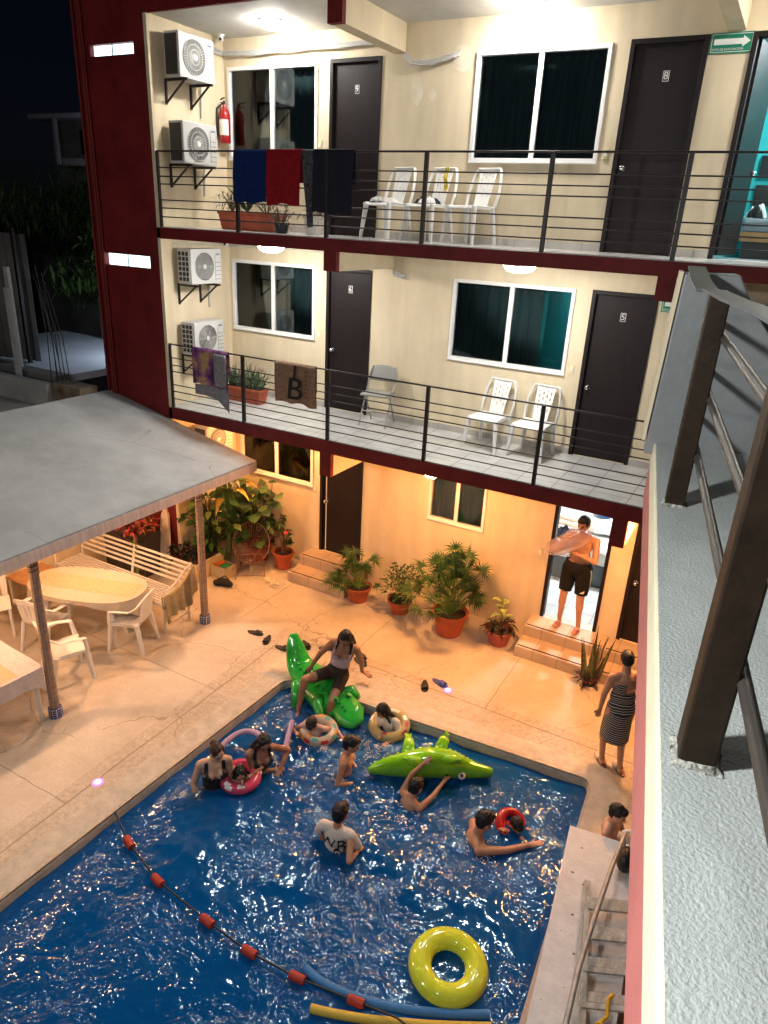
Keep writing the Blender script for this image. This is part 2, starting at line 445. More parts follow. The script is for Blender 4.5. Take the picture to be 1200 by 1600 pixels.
# pool shell
PT = tile_mat('pool_tile', (.012, .05, .17), (.016, .065, .21), (.06, .12, .24), .05, .05, .006, .25, 'xy')
PTW = tile_mat('pool_wall_tile', (.012, .04, .16), (.016, .05, .2), (.05, .09, .2), .05, .05, .006, .25, 'xz')
b = MB(); zf = -1.08
b.add([(p.x, p.y, -.15) for p in POOL]+[(p.x, p.y, zf) for p in POOL], [(i, (i+1) % n, n+(i+1) % n, n+i) for i in range(n)])
tag(b.build('pool_wall', PTW), kind='structure')
flat('pool_floor', [(p.x, p.y) for p in POOL], None, zf, PT)
# water
def water_material():
    m = bpy.data.materials.new('pool_water'); m.use_nodes = True; nt = m.node_tree; L = nt.links.new
    nt.nodes.remove(nt.nodes['Principled BSDF']); out = nt.nodes['Material Output']
    tr = nt.nodes.new('ShaderNodeBsdfTransparent'); tr.inputs[0].default_value = (.20, .36, .62, 1)
    di = nt.nodes.new('ShaderNodeBsdfDiffuse'); di.inputs[0].default_value = (.003, .105, .38, 1)
    gl = nt.nodes.new('ShaderNodeBsdfGlossy'); gl.inputs['Roughness'].default_value = .06; gl.inputs[0].default_value = (.66, .88, 1, 1)
    mx = nt.nodes.new('ShaderNodeMixShader'); mx.inputs[0].default_value = .66
    L(tr.outputs[0], mx.inputs[1]); L(di.outputs[0], mx.inputs[2])
    g = nt.nodes.new('ShaderNodeNewGeometry')
    n1 = nt.nodes.new('ShaderNodeTexNoise'); n1.inputs['Scale'].default_value = 5; n1.inputs['Detail'].default_value = 1.5; n1.inputs['Distortion'].default_value = 2.2
    n2 = nt.nodes.new('ShaderNodeTexNoise'); n2.inputs['Scale'].default_value = 14; n2.inputs['Detail'].default_value = 1; n2.inputs['Distortion'].default_value = 1.2
    L(g.outputs['Position'], n1.inputs['Vector']); L(g.outputs['Position'], n2.inputs['Vector'])
    ad = nt.nodes.new('ShaderNodeMath'); ad.operation = 'MULTIPLY_ADD'; ad.inputs[1].default_value = .28
    L(n2.outputs['Fac'], ad.inputs[0]); L(n1.outputs['Fac'], ad.inputs[2])
    bp = nt.nodes.new('ShaderNodeBump'); bp.inputs['Strength'].default_value = 1; bp.inputs['Distance'].default_value = .06
    n3 = nt.nodes.new('ShaderNodeTexNoise'); n3.inputs['Scale'].default_value = 1.15; n3.inputs['Detail'].default_value = 3; L(g.outputs['Position'], n3.inputs['Vector'])
    mr = nt.nodes.new('ShaderNodeMapRange'); mr.inputs[1].default_value = .38; mr.inputs[2].default_value = .62; mr.inputs[3].default_value = .05; mr.inputs[4].default_value = .85
    L(n3.outputs['Fac'], mr.inputs[0]); L(mr.outputs[0], bp.inputs['Strength'])
    L(ad.outputs[0], bp.inputs['Height'])
    fr = nt.nodes.new('ShaderNodeFresnel'); fr.inputs[0].default_value = 1.62
    L(bp.outputs[0], fr.inputs['Normal']); L(bp.outputs[0], gl.inputs['Normal'])
    m2 = nt.nodes.new('ShaderNodeMixShader'); L(fr.outputs[0], m2.inputs[0]); L(mx.outputs[0], m2.inputs[1]); L(gl.outputs[0], m2.inputs[2])
    L(m2.outputs[0], out.inputs[0])
    return m
ZW = -.12
SPLASH = [(4.75, -3.15, .9), (3.85, -4.2, .8), (4.6, -3.8, .7), (5.2, -4.5, 1.0), (6.35, -3.95, .8), (5.5, -3.9, .7)]
def wave(x, y):
    p = V((x, y, 0))
    a = noise.noise(p*2.1+V((3, 1, 0)))*.016+noise.noise(p*4.3)*.009+noise.noise(p*9+V((0, 7, 2)))*.005
    k = 1
    for sx, sy, r in SPLASH:
        d = math.hypot(x-sx, y-sy); k += 1.0*math.exp(-(d/r)**2)
    return ZW+a*k
def inside_x(y):
    xl = 3.2+(3.0-3.2)*((-2.86-y)/(8.4-2.86)); xr = 7.06+(.36)*((-2.56-y)/(8.4-2.56)); return xl, xr
b = MB()
NU, NV = 190, 270
def wp(u, v):
    y0 = -8.38
    xl, xr = inside_x(-8.38+(v)*5.6)
    yt = -2.86+.30*u-.015
    y = y0+(yt-y0)*v
    x = xl+.004+(xr-xl-.008)*u
    if v > .965:   # keep inside the rounded corners
        e = (v-.965)/.035*.05
        x = min(max(x, xl+e), xr-e)
    return V((x, y, wave(x, y)))
b.grid(wp, NU, NV)
tag(b.build('pool_water', water_material(), smooth=180), kind='structure')
# ------------------------------------------------------------------ hotel building
HB = thing('hotel_building', 'cream three-storey hotel with maroon balcony edges and dark brown doors', 'building', (3, 0, 0))
XR = 9.6   # right end of the facade
ZC = 7.78
def wall_holes(mb, x0, x1, z0, z1, y0, y1, holes):
    xs = sorted({x0, x1, *[h[0] for h in holes], *[h[1] for h in holes]})
    for a, c in zip(xs, xs[1:]):
        zs = [(h[2], h[3]) for h in holes if h[0] <= a+1e-6 and h[1] >= c-1e-6]
        zs.sort(); z = z0
        for lo, hi in zs:
            if lo > z+1e-6: mb.box(a, c, y0, y1, z, lo)
            z = hi
        if z < z1-1e-6: mb.box(a, c, y0, y1, z, z1)
DT3, DT2, DT1 = 7.45, 4.88, 2.33
W3, W2, W1 = (6.245, 7.43), (3.808, 4.87), (1.43, 2.35)
DOORS = [(1.82, 2.605, F3, DT3), (5.675, 6.47, F3, DT3), (6.87, 7.68, F3, DT3),
         (1.82, 2.58, F2, DT2), (5.675, 6.445, F2, DT2), (6.87, 7.65, F2, DT2),
         (1.76, 2.56, .33, DT1), (5.625, 6.44, .32, DT1), (6.72, 7.5, .32, DT1)]
WINS = [(.07, 1.63, *W3), (3.90, 5.487, *W3), (.05, 1.62, *W2), (3.835, 5.473, *W2), (.12, 1.62, *W1), (3.72, 4.63, 1.39, 2.3)]
b = MB()
lev = [(-.05, 2.55, DOORS[6:], WINS[4:]), (2.55, 5.16, DOORS[3:6], WINS[2:4]), (5.16, 8.3, DOORS[:3], WINS[:2])]
for z0, z1, ds, ws in lev:
    wall_holes(b, 0, XR, z0, z1, 0, .14, ds+ws)
b.build('facade_wall', CREAM, HB)
# side wall carrying the air conditioners and the maroon pier with two slot windows
b = MB(); b.box(-.14, 0, -1.43, .14, -.05, 8.3); b.build('side_wall', CREAM, HB)
b = MB()
SL = [(-1.0, -.2, 7.34, 7.47), (-1.08, -.18, 4.745, 4.905)]
wall_holes(b, -1.3, -.003, -.05, 8.3, -1.47, -1.31, SL)
b.box(-1.3, -1.16, -1.31, 1.2, -.05, 8.3)
b.build('maroon_pier', MAROON, HB)
b = MB(); b.box(-.003, .05, -1.472, -1.432, -.05, 8.3); 
b.build('wall_edge_trim', CREAM, HB)
SLOT = emis('lit_stairwell_pane', (.72, .95, 1.0), 2.4)
for s in SL:
    f = MB(); y = -1.40
    f.box(s[0], s[1], y, y+.012, s[2], s[3]); o = f.build('slot_window', SLOT, HB)
    f = MB(); c = (s[0]+s[1])/2-.05; f.box(c-.006, c+.006, y-.012, y-.001, s[2], s[3])
    f.build('glazing_bar', IRON, o)
for i, x in enumerate((-1.24, -1.13, -1.075)):
    f = MB(); f.tube([(x, -1.50, 2.62), (x, -1.50, 5.2), (x+.004, -1.50, 5.24), (x-.01*i, -1.50, 8.2)], .018 if i != 1 else .026, 8)
    for z in (3.2, 4.3, 5.6, 6.7, 7.8): f.box(x-.035, x+.035, -1.503, -1.472, z, z+.02)
    f.build('pipe', MAROON, HB, smooth=50)
# floor slabs, tiles, fascias, roof
TILE = tile_mat('balcony_floor_tile', (.52, .52, .51), (.57, .57, .56), (.30, .30, .30), .42, .42, .012, .22, 'xy')
for z, zb in ((F3, 5.16), (F2, 2.62)):
    b = MB(); b.box(.0, XR, -1.40, 0, zb, z-.012); b.build('floor_slab', CEIL, HB)
    b = MB(); b.box(.0, XR, -1.448, 0, z-.012, z); b.build('balcony_floor', TILE, HB)
    b = MB(); b.box(-.003, XR, -1.472, -1.402, zb-.005, z-.013); b.build('fascia', MAROON, HB)
    SK = tile_mat('skirting_tile', (.44, .41, .37), (.47, .44, .4), (.3, .28, .25), .42, .5, .01, .3, 'xz')
    b = MB()
    xs = [0]+[q for d in sorted(DOORS[:3] if z == F3 else DOORS[3:6]) for q in (d[0]-.002, d[1]+.002)]+[XR]
    for a, c in zip(xs[::2], xs[1::2]): b.box(a, c, -.014, 0, z, z+.085)
    b.build('skirting', SK, HB)
b = MB(); b.box(-1.3, XR, -1.47, 3.0, 8.3, 8.42); b.build('roof', STONE, HB)
b = MB(); b.box(0, XR, -1.43, 0, ZC, ZC+.1); b.build('ceiling', CEIL, HB)
b = MB(); b.box(-.003, XR, -1.474, -1.43, ZC-.02, 8.3); b.build('fascia', MAROON, HB)
for x0, x1, zb, zt in ((2.745, 2.93, 7.47, ZC), (6.62, 6.79, 7.47, ZC), (2.745, 2.92, 4.93, 5.155), (6.62, 6.78, 4.93, 5.155), (2.73, 2.9, 2.29, 2.615), (6.62, 6.78, 2.29, 2.615)):
    b = MB(); b.box(x0, x1, -1.40, 0, zb, zt); o = b.build('beam', CREAM, HB)
    b = MB(); b.box(x0-.003, x1+.003, -1.476, -1.402, zb-.003, zt); b.build('beam_end', MAROON, o)
# doors
NUMW = mat('number_white', (.8, .8, .8), .5); NUMB = mat('number_black', (.01, .01, .01), .4)
CHROME = mat('chrome', (.7, .7, .7), .15, metal=1)
def door(d, num=None, leaf=True, hinge_open=None):
    x0, x1, z0, z1 = d
    f = MB(); t = .05; y0, y1 = -.018, .10
    f.box(x0, x0+t, y0, y1, z0, z1); f.box(x1-t, x1, y0, y1, z0, z1); f.box(x0+t, x1-t, y0, y1, z1-t, z1)
    fr = f.build('door_frame', DOORM, HB, bevel=.004)
    if not leaf: return fr
    f = MB(); f.box(x0+t, x1-t, .03, .07, z0+.006, z1-t)
    if num is None or num: pass
    lf = f.build('door', DOORM, HB)
    f = MB(); kx = x0+t+.06; kz = z0+.90
    f.tube([(kx, .03, kz), (kx, -.01, kz)], .012, 10); f.ell((kx, -.03, kz), (.028, .024, .028)); f.lathe((kx, .031, kz), [(.032, 0), (.03, .006)], 14, (V((1,0,0)), V((0,0,1)), V((0,-1,0))))
    f.build('knob', CHROME, lf, smooth=50)
    if num:
        cx = x0+t+(x1-x0-2*t)*.52; cz = z0+1.79
        f = MB(); f.box(cx-.032, cx+.032, .024, .03, cz-.05, cz+.05); pl = f.build('number_plate', NUMW, lf)
        f = MB(); f.box(cx-.026, cx+.026, .021, .024, cz-.044, cz+.044); f.build('plate_face', NUMB, lf)
        text_part('number', num, .098, (cx, .0195, cz), (1,0,0), (0,0,1), NUMW, lf)
    return lf
door(DOORS[0], '9'); door(DOORS[1], '8'); door(DOORS[3], '6'); door(DOORS[4], '5'); door(DOORS[5], '4')
door(DOORS[2], leaf=False); door(DOORS[6]); door(DOORS[7], leaf=False); door(DOORS[8])
# pale strip standing in for the light line at the ajar ground floor door
b = MB(); b.box(1.86, 1.872, .018, .03, .345, 2.28); b.build('door_light_line', ALU, HB)
# open grey door leaf of the lit top floor room, swung inward
b = MB(); b.bar((6.93, .12, F3+1.07), (7.06, .86, F3+1.07), .04, 2.06); lf = b.build('door', DOORM, HB)
b = MB(); b.ell((7.09, .80, F3+.92), (.03, .03, .03)); b.build('knob', CHROME, lf, smooth=60)
# windows
CURT = mat('dark_curtain', (.13, .20, .215), .85, var=.3, vs=3, stretch=(10, 10, .5))
def window(wn, split=.5, gap=None):
    x0, x1, z0, z1 = wn
    f = MB(); t = .045; y0, y1 = -.022, .06
    f.box(x0, x1, y0, y1, z0, z0+t+.01); f.box(x0, x1, y0, y1, z1-t, z1)
    f.box(x0, x0+t, y0, y1, z0+t+.01, z1-t); f.box(x1-t, x1, y0, y1, z0+t+.01, z1-t)
    m = x0+(x1-x0)*split
    f.box(m-.03, m+.03, y0+.015, y1-.01, z0+t+.01, z1-t)
    f.box(x0-.0, x1+.0, -.034, -.0225, z0-.002, z0+.02)
    fr = f.build('window', ALU, HB, bevel=.003)
    for a, c, y in ((x0+t, m-.03, .03), (m+.03, x1-t, .018)):
        f = MB(); f.box(a, c, y, y+.004, z0+t+.01, z1-t); f.build('pane', GLASS_T, fr)
    f = MB(); ce = x1-.03 if gap is None else x1-gap
    def fn(u, v):
        x = x0+.03+(ce-x0-.03)*u
        return (x, .125+.022*math.sin(u*(ce-x0)*38+math.sin(u*9)*1.5)*(.4+.6*(1-v)), z0+.02+(z1-z0-.05)*v)
    f.grid(fn, 90, 6); f.cur = 1
    for i in range(int((ce-x0)/.11)): f.torus((x0+.08+i*.11, .098, z1-.10), .016, .004, (V((1,0,0)), V((0,0,1)), V((0,1,0))), 10, 5)
    f.build('curtain', [CURT, METALG], fr, smooth=180)
    return fr
def glass_t():
    m = bpy.data.materials.new('window_glass'); m.use_nodes = True; nt = m.node_tree; L = nt.links.new
    nt.nodes.remove(nt.nodes['Principled BSDF'])
    t = nt.nodes.new('ShaderNodeBsdfTransparent'); t.inputs[0].default_value = (.62, .66, .66, 1)
    g = nt.nodes.new('ShaderNodeBsdfGlossy'); g.inputs['Roughness'].default_value = .015; g.inputs[0].default_value = (.9, .95, 1, 1)
    f = nt.nodes.new('ShaderNodeFresnel'); f.inputs[0].default_value = 1.6
    mx = nt.nodes.new('ShaderNodeMixShader'); L(f.outputs[0], mx.inputs[0]); L(t.outputs[0], mx.inputs[1]); L(g.outputs[0], mx.inputs[2])
    L(mx.outputs[0], nt.nodes['Material Output'].inputs[0]); return m
GLASS_T = glass_t()
for i, wn in enumerate(WINS): window(wn, .5, .42 if i == 3 else None)
# light switches
SWM = mat('ivory_switch', (.72, .62, .38), .4)
for x, z in ((5.575, 6.35), (5.56, 3.90), (1.70, 3.91), (1.67, 6.45), (1.655, 1.40), (5.5, 1.32)):
    f = MB(); f.box(x-.033, x+.033, -.012, 0, z-.055, z+.055); o = f.build('light_switch', SWM, HB, bevel=.004)
    f = MB(); f.box(x-.016, x+.016, -.018, -.0125, z-.025, z+.025); f.build('rocker', PLASTIC, o)
# rooms behind the two open doors and behind the gap in the curtain
TEAL = mat('teal_wall', (.03, .42, .44), .7, var=.1, vs=2); WHW = mat('room_white_wall', (.75, .75, .70), .7, var=.05, vs=2)
RT = tile_mat('room_floor_tile', (.60, .64, .66), (.64, .68, .7), (.36, .38, .40), .42, .42, .012, .2, 'xy')
def room(x0, x1, zf, d, m, zc):
    b = MB(); b.box(x0, x1, .14, d, zf-.06, zf); b.build('room_floor', RT, HB)
    b = MB(); b.box(x0, x1, d, d+.08, zf, zc); b.box(x0-.08, x0, .14, d+.08, zf-.06, zc); b.box(x1, x1+.08, .14, d+.08, zf-.06, zc)
    b.build('room_wall', m, HB)
    b = MB(); b.box(x0-.08, x1+.08, .14, d+.08, zc, zc+.08); b.build('room_ceiling', CEIL, HB)
room(6.60, 9.3, F3, 2.1, TEAL, 7.75)
room(4.75, 7.4, .32, 3.3, WHW, 2.5)
room(5.1, 6.3, F2, 2.2, TEAL, 5.0)
for x0, x1, z0, z1 in ((0.0, 1.75, F3+.1, 7.7), (3.7, 5.56, F3+.1, 7.7), (0, 1.75, F2+.1, 5.0), (3.7, 5.0, F2+.1, 5.0), (0, 1.7, .4, 2.5), (3.5, 4.68, .4, 2.5)):
    b = MB(); b.box(x0, x1, .5, .54, z0, z1); b.build('dark_room_partition', BLACKP, HB)
# entrance steps
STEP = tile_mat('step_tile', (.50, .38, .27), (.54, .42, .3), (.25, .18, .12), .34, 1.0, .008, .4, 'xz')
NOSE = mat('dark_step_strip', (.02, .015, .012), .7)
def steps(x0, x1, ztop, label, yf=-.72):
    t = thing('entrance_steps', label, 'steps', ((x0+x1)/2, -.35, 0), 0, 'tiled steps up to the ground floor rooms')
    zs = [ztop/2, ztop-.002]; ys = [yf, yf+.34]
    for z0, z1, y in ((.002, zs[0], ys[0]), (zs[0], zs[1], ys[1])):
        f = MB(); f.box(x0, x1, y, -.002, z0, z1); f.build('step', STEP, t, bevel=.006)
        f = MB(); f.box(x0+.02, x1-.02, y+.035, y+.06, z1+.001, z1+.004); f.build('grip_strip', NOSE, t)
steps(1.62, 2.72, .34, 'two tiled steps up to the brown door, beside the desert rose pot')
steps(5.52, 6.62, .32, 'two tiled steps below the lit doorway where the shirtless man stands')
steps(6.64, 7.6, .32, 'tiled steps at the far end behind the snake plant and striped dress')
b = MB(); b.box(5.60, 6.46, -.03, .14, .30, .325); b.build('door_sill', mat('marble_sill', (.66, .64, .6), .3, var=.15, vs=5), HB)
# wall patches of bare filler on the top floor
PATCH = mat('filler_patch', (.72, .64, .50), .8, var=.12, vs=9)
for x, z, a, c in ((3.70, 7.36, .13, .14), (3.22, 7.37, .07, .06), (3.12, 7.05, .08, .16), (3.33, 7.0, .045, .06)):
    f = MB(); pts = [(x+a*math.cos(t)*(1+.25*noise.noise(V((x*9, t*1.3, 0)))), z+c*math.sin(t)*(1+.25*noise.noise(V((t, z*9, 3))))) for t in [2*PI*i/18 for i in range(18)]]
    f.prism([(p[0], p[1]) for p in pts], .0, .003, (V((1,0,0)), V((0,0,1)), V((0,-1,0)))); f.build('wall_patch', PATCH, HB)

# ------------------------------------------------------------------ balcony railings
def railing(z, xs, label, xend):
    t = thing('balcony_railing', label, 'railing', (3.3, YB, z), 0, 'iron railings along the hotel balconies')
    for x in xs:
        f = MB(); f.box(x-.021, x+.021, YB-.021, YB+.021, z-.01, z+.925); f.build('post', IRON, t, bevel=.003)
    for k, h in enumerate((.925, .73, .625, .53, .335, .235, .125)):
        f = MB(); f.tube([(xs[0], YB, z+h), (xend, YB, z+h)], .011 if k == 0 else .0075, 8); f.build('rail', IRON, t, smooth=60)
railing(F3, (.05, 1.4, 2.75, 4.03, 5.42, 6.71, 8.05, 9.4), 'dark iron railing of the top balcony, hung with four towels', 9.5)
railing(F2, (.05, 1.41, 2.82, 4.25, 5.67, 7.05, 8.4), 'dark iron railing of the middle balcony, hung with purple and brown towels', 9.5)

# ------------------------------------------------------------------ lamps
DOME = emis('lamp_glow', (1, .98, .93), 150)
DOMEW = emis('warm_lamp_glow', (1, .55, .20), 50)
def ceiling_lamp(x, y, z, label, power, col, r=.17, group='round ceiling lamps of the hotel'):
    """the glowing diffuser is the light source itself; power in watts sets its radiance"""
    t = thing('ceiling_lamp', label, 'lamp', (x, y, z), 0, group)
    m = emis('lamp_glow', col, power/(PI*PI*r*r))
    f = MB(); f.lathe((x, y, z-.022), [(r*1.02, 0), (r*1.08, .008), (r*1.08, .022)], 28); f.build('base', PLASTIC, t, smooth=40)
    f = MB(); f.lathe((x, y, z-.022), [(.001, -.07), (r*.5, -.064), (r*.82, -.042), (r*.97, -.016), (r, 0)], 24); f.build('diffuser', m, t, smooth=60)
COOL = (1, .965, .90); WARM = (1, .41, .125)
ceiling_lamp(1.31, -.58, ZC, 'round glowing lamp under the top ceiling, nearer the air conditioners', 46, COOL)
ceiling_lamp(4.61, -.40, ZC, 'round glowing lamp under the top ceiling above the wide curtained window', 46, COOL)
ceiling_lamp(7.9, -.5, ZC, 'round glowing lamp under the top ceiling by the open teal room', 46, COOL)
ceiling_lamp(1.66, -1.10, 5.16, 'round glowing lamp under the top balcony floor, left of door 6', 46, COOL)
ceiling_lamp(5.13, -1.22, 5.16, 'round glowing lamp under the top balcony floor, above the window beside door 5', 46, COOL)
ceiling_lamp(1.1, -.50, 2.62, 'warm lamp under the middle balcony above the big-leaved plants', 44, WARM, .12)
ceiling_lamp(4.3, -1.25, 2.62, 'warm lamp under the middle balcony above the fan palms', 68, WARM, .12)
ceiling_lamp(7.15, -1.2, 2.62, 'warm lamp under the middle balcony by the striped dress', 68, WARM, .12)
ROOMC = (.9, .97, 1)
ceiling_lamp(6.1, 1.6, 2.50, 'white lamp on the ceiling of the bedroom behind the shirtless man', 55, ROOMC, .12)
ceiling_lamp(8.0, 1.2, 7.75, 'white lamp on the ceiling of the teal room', 45, ROOMC, .12)
ceiling_lamp(5.7, 1.3, 5.0, 'lamp in the teal room behind the curtained window by door 5', 5, ROOMC, .12)

# ------------------------------------------------------------------ air conditioners
ACW = mat('ac_white', (.52, .52, .51), .4, var=.05, vs=4); ACG = mat('ac_grille_grey', (.12, .12, .125), .5); ACD = mat('ac_dark', (.03, .03, .032), .6)
LOGO = mat('logo_grey_blue', (.06, .12, .25), .5)
def aircon(y0, y1, z0, z1, label, kind):
    x0, x1 = .07, .33; cy = y0+(y1-y0)*.42; cz = (z0+z1)/2+.0; h = z1-z0; r = h*.40
    t = thing('air_conditioner', label, 'air conditioner', (0.2, (y0+y1)/2, z0), 0, 'outdoor air conditioner units on the side wall')
    f = MB(); f.box(x0, x1, y0, y1, z0, z1); f.build('casing', ACW, t, bevel=.012)
    f = MB(); f.box(x0+.02, x1-.035, y0-.003, y0+.001, z0+.03, z1-.03)
    f.build('coil', ACD, t)
    if kind == 'ring':
        f = MB()
        for i in range(7):
            z = z0+.035+i*(h-.07)/6; f.box(x0+.015, x1-.03, y0-.012, y0-.003, z-.008, z+.008)
        for x in (x0+.02, x0+.09, x0+.16, x1-.035): f.box(x-.006, x+.006, y0-.0115, y0-.0035, z0+.03, z1-.03)
        f.build('side_grille', ACW, t)
    FR = (V((0,1,0)), V((0,0,1)), V((1,0,0)))
    f = MB(); f.lathe((x1+.002, cy, cz), [(r, 0), (r, .002)], 32, FR); f.build('fan_well', ACD if kind == 'ring' else ACG, t)
    f = MB()
    if kind == 'ring':
        for k in range(1, 7): f.torus((x1+.010, cy, cz), r*(.2+.8*k/6), .0042, FR, 36, 6)
        for k in range(6):
            a = k*PI/3; f.bar((x1+.008, cy+math.cos(a)*r*.15, cz+math.sin(a)*r*.15), (x1+.008, cy+math.cos(a)*r, cz+math.sin(a)*r), .005, .005)
        f.lathe((x1+.006, cy, cz), [(r*.2, 0), (r*.18, .012)], 20, FR)
        f.build('fan_grille', ACW, t, smooth=50)
    else:
        for k in range(36):
            a = k*PI/18; a2 = a+.22
            f.bar((x1+.008, cy+math.cos(a)*r*.15, cz+math.sin(a)*r*.15), (x1+.010, cy+math.cos(a2)*r, cz+math.sin(a2)*r), .004, .006, (1,0,0))
        for q in (1, .7, .42): f.torus((x1+.009, cy, cz), r*q, .005, FR, 36, 6)
        f.build('fan_grille', ACW, t, smooth=50)
        f = MB(); f.lathe((x1+.006, cy, cz), [(r*.17, 0), (r*.15, .014)], 20, FR); f.build('fan_hub', PLASTIC, t, smooth=50)
    f = MB(); ya = cy+r+.035
    for k in range(5):
        z = z0+.06+k*h*.12; f.box(x1+.0005, x1+.004, ya, y1-.02, z, z+.006)
    f.box(x1+.0005, x1+.003, ya, ya+.004, z0+.04, z1-.08)
    f.build('side_panel', ACG, t)
    f = MB()
    for k in range(4): f.box(x1+.0005, x1+.003, ya+.02+k*.02, ya+.034+k*.02, z1-.085, z1-.065)
    f.build('maker_mark', LOGO, t)
    for yy in (y0+.06, y1-.13):
        f = MB(); f.bar((.002, yy, z0-.018), (.40, yy, z0-.018), .03, .03); f.bar((.012, yy, z0-.018), (.012, yy, z0-.30), .03, .02, (1,0,0)); f.bar((.015, yy, z0-.28), (.34, yy, z0-.03), .02, .02)
        f.build('bracket', IRON, t)
    f = MB(); f.tube([(.10, y1-.02, z0+.12), (.06, y1+.03, z0+.08), (.03, y1+.05, z0-.1), (.02, y1+.05, z0-.38)], .016, 8); f.build('pipe', CABLE, t, smooth=60)
aircon(-1.22, -.57, 7.11, 7.62, 'air conditioner on black brackets, highest on the side wall', 'spoke')
aircon(-1.22, -.57, 6.11, 6.62, 'air conditioner on the top balcony beside the fire extinguisher', 'spoke')
aircon(-1.20, -.57, 4.555, 5.035, 'air conditioner with ring grille under the middle balcony ceiling', 'ring')
aircon(-1.20, -.57, 3.55, 4.025, 'air conditioner with ring grille above the purple towel', 'ring')
aircon(-1.05, -.45, 1.95, 2.42, 'air conditioner in warm light behind the pavilion roof edge', 'spoke')
# cable bundles and cameras
def cable(pts, r, label, name='cable_bundle', cat='cables', n=3):
    f = MB()
    for k in range(n):
        d = V((0, -.012*k, -.022*k)); f.tube([V(p)+d+V((0, 0, .006*math.sin(i*1.7+k))) for i, p in enumerate(pts)], r, 7)
    return tag(f.build(name, CABLE, smooth=60), label, cat)
def dense(pts, k=6):
    out = []
    for a, c in zip(pts, pts[1:]):
        for i in range(k): out.append(V(a).lerp(V(c), i/k))
    return out+[V(pts[-1])]
cable(dense([(.03, -.9, 7.66), (.03, -.05, 7.62), (.5, -.03, 7.60), (1.5, -.03, 7.61), (2.73, -.03, 7.62)]), .013, 'grey conduit bundle under the ceiling between the lamp and the beam')
cable(dense([(2.94, -.03, 7.46), (3.05, -.03, 7.37), (3.3, -.03, 7.36), (3.6, -.03, 7.42), (3.68, -.01, 7.44)]), .013, 'grey conduits leaving the beam to a patched hole in the wall')
cable(dense([(2.93, -.03, 4.93), (2.96, -.04, 4.88), (3.1, -.04, 4.86), (3.12, -.02, 4.88)]), .011, 'short grey conduit loop under the beam beside door 6')
cable(dense([(.02, -1.2, 5.10), (.02, -.3, 5.09), (.3, -.04, 5.08), (1.9, -.03, 5.10)]), .006, 'thin cables along the wall above the middle balcony window', n=2)
def camera_dome(x, y, z, label):
    t = thing('security_camera', label, 'security camera', (x, y, z), 0, 'white security cameras')
    f = MB(); f.lathe((x, y, z), [(.045, -.03), (.05, -.01), (.05, 0)], 16); f.build('mount', PLASTIC, t, smooth=50)
    f = MB(); f.ell((x, y-.01, z-.05), (.042, .042, .042)); f.build('body', PLASTIC, t, smooth=180)
    f = MB(); f.ell((x+.02, y-.04, z-.06), (.02, .02, .02)); f.build('lens', BLACKP, t, smooth=180)
camera_dome(.16, -.22, ZC, 'white ball camera in the corner under the top ceiling')
camera_dome(.14, -.25, 5.15, 'white ball camera in the corner above the middle balcony window')
# fire extinguisher
RED = mat('extinguisher_red', (.35, .008, .01), .3, coat=.4)
t = thing('fire_extinguisher', 'red fire extinguisher on the cream corner wall of the top balcony', 'extinguisher', (.10, -.13, 6.48))
f = MB(); f.lathe((.10, -.13, 6.46), [(.07, 0), (.078, .02), (.078, .36), (.06, .42), (.03, .45), (.025, .49)], 20); f.build('cylinder', RED, t, smooth=45)
f = MB(); f.tube([(.10, -.13, 6.94), (.10, -.13, 7.0)], .02, 8); f.bar((.06, -.16, 7.01), (.17, -.2, 7.03), .02, .012); f.bar((.06, -.16, 6.98), (.16, -.2, 6.96), .02, .01); f.build('handle', BLACKP, t, smooth=40)
f = MB(); f.tube(dense([(.08, -.14, 6.97), (.02, -.2, 6.9), (.02, -.21, 6.7), (.03, -.2, 6.55)], 4), .012, 8); f.build('hose', BLACKP, t, smooth=60)
f = MB(); 
def lab(u, v): 
    a = -PI*.75+PI*.7*u; return (.10+.0795*math.cos(a), -.13+.0795*math.sin(a), 6.56+.2*v)
f.grid(lab, 10, 2); f.build('label', PLASTIC, t, smooth=180)
# exit signs
GRN = mat('sign_green', (.0, .19, .11), .5); SGW = mat('sign_white', (.75, .78, .72), .5)
def exit_sign(x0, x1, z0, z1, label):
    t = thing('exit_sign', label, 'sign', ((x0+x1)/2, 0, z0), 0, 'green evacuation arrow signs')
    f = MB(); f.box(x0, x1, -.010, -.002, z0, z1); f.build('board', GRN, t)
    f = MB(); e = .012
    for a in ((x0+e, x1-e, z0+e, z0+e+.005), (x0+e, x1-e, z1-e-.005, z1-e), (x0+e, x0+e+.005, z0+e, z1-e), (x1-e-.005, x1-e, z0+e, z1-e)): f.box(a[0], a[1], -.012, -.0102, a[2], a[3])
    f.build('border', SGW, t)
    f = MB(); w, h = x1-x0, z1-z0; cz = z0+h*.56
    f.prism([(x0+w*.09, cz-h*.14), (x0+w*.76, cz-h*.14), (x0+w*.76, cz-h*.27), (x0+w*.93, cz), (x0+w*.76, cz+h*.27), (x0+w*.76, cz+h*.14), (x0+w*.09, cz+h*.14)], .0102, .013, (V((1,0,0)), V((0,0,1)), V((0,-1,0))))
    f.build('arrow', SGW, t)
    text_part('lettering', 'RUTA DE EVACUACION', h*.15, ((x0+x1)/2-.03, -.0125, z0+h*.2), (1,0,0), (0,0,1), SGW, t)
exit_sign(6.475, 6.88, 7.27, 7.455, 'green arrow sign beside the top floor door 8')
exit_sign(6.49, 6.86, 4.70, 4.86, 'green arrow sign on the middle floor, half hidden behind the grey wall end')
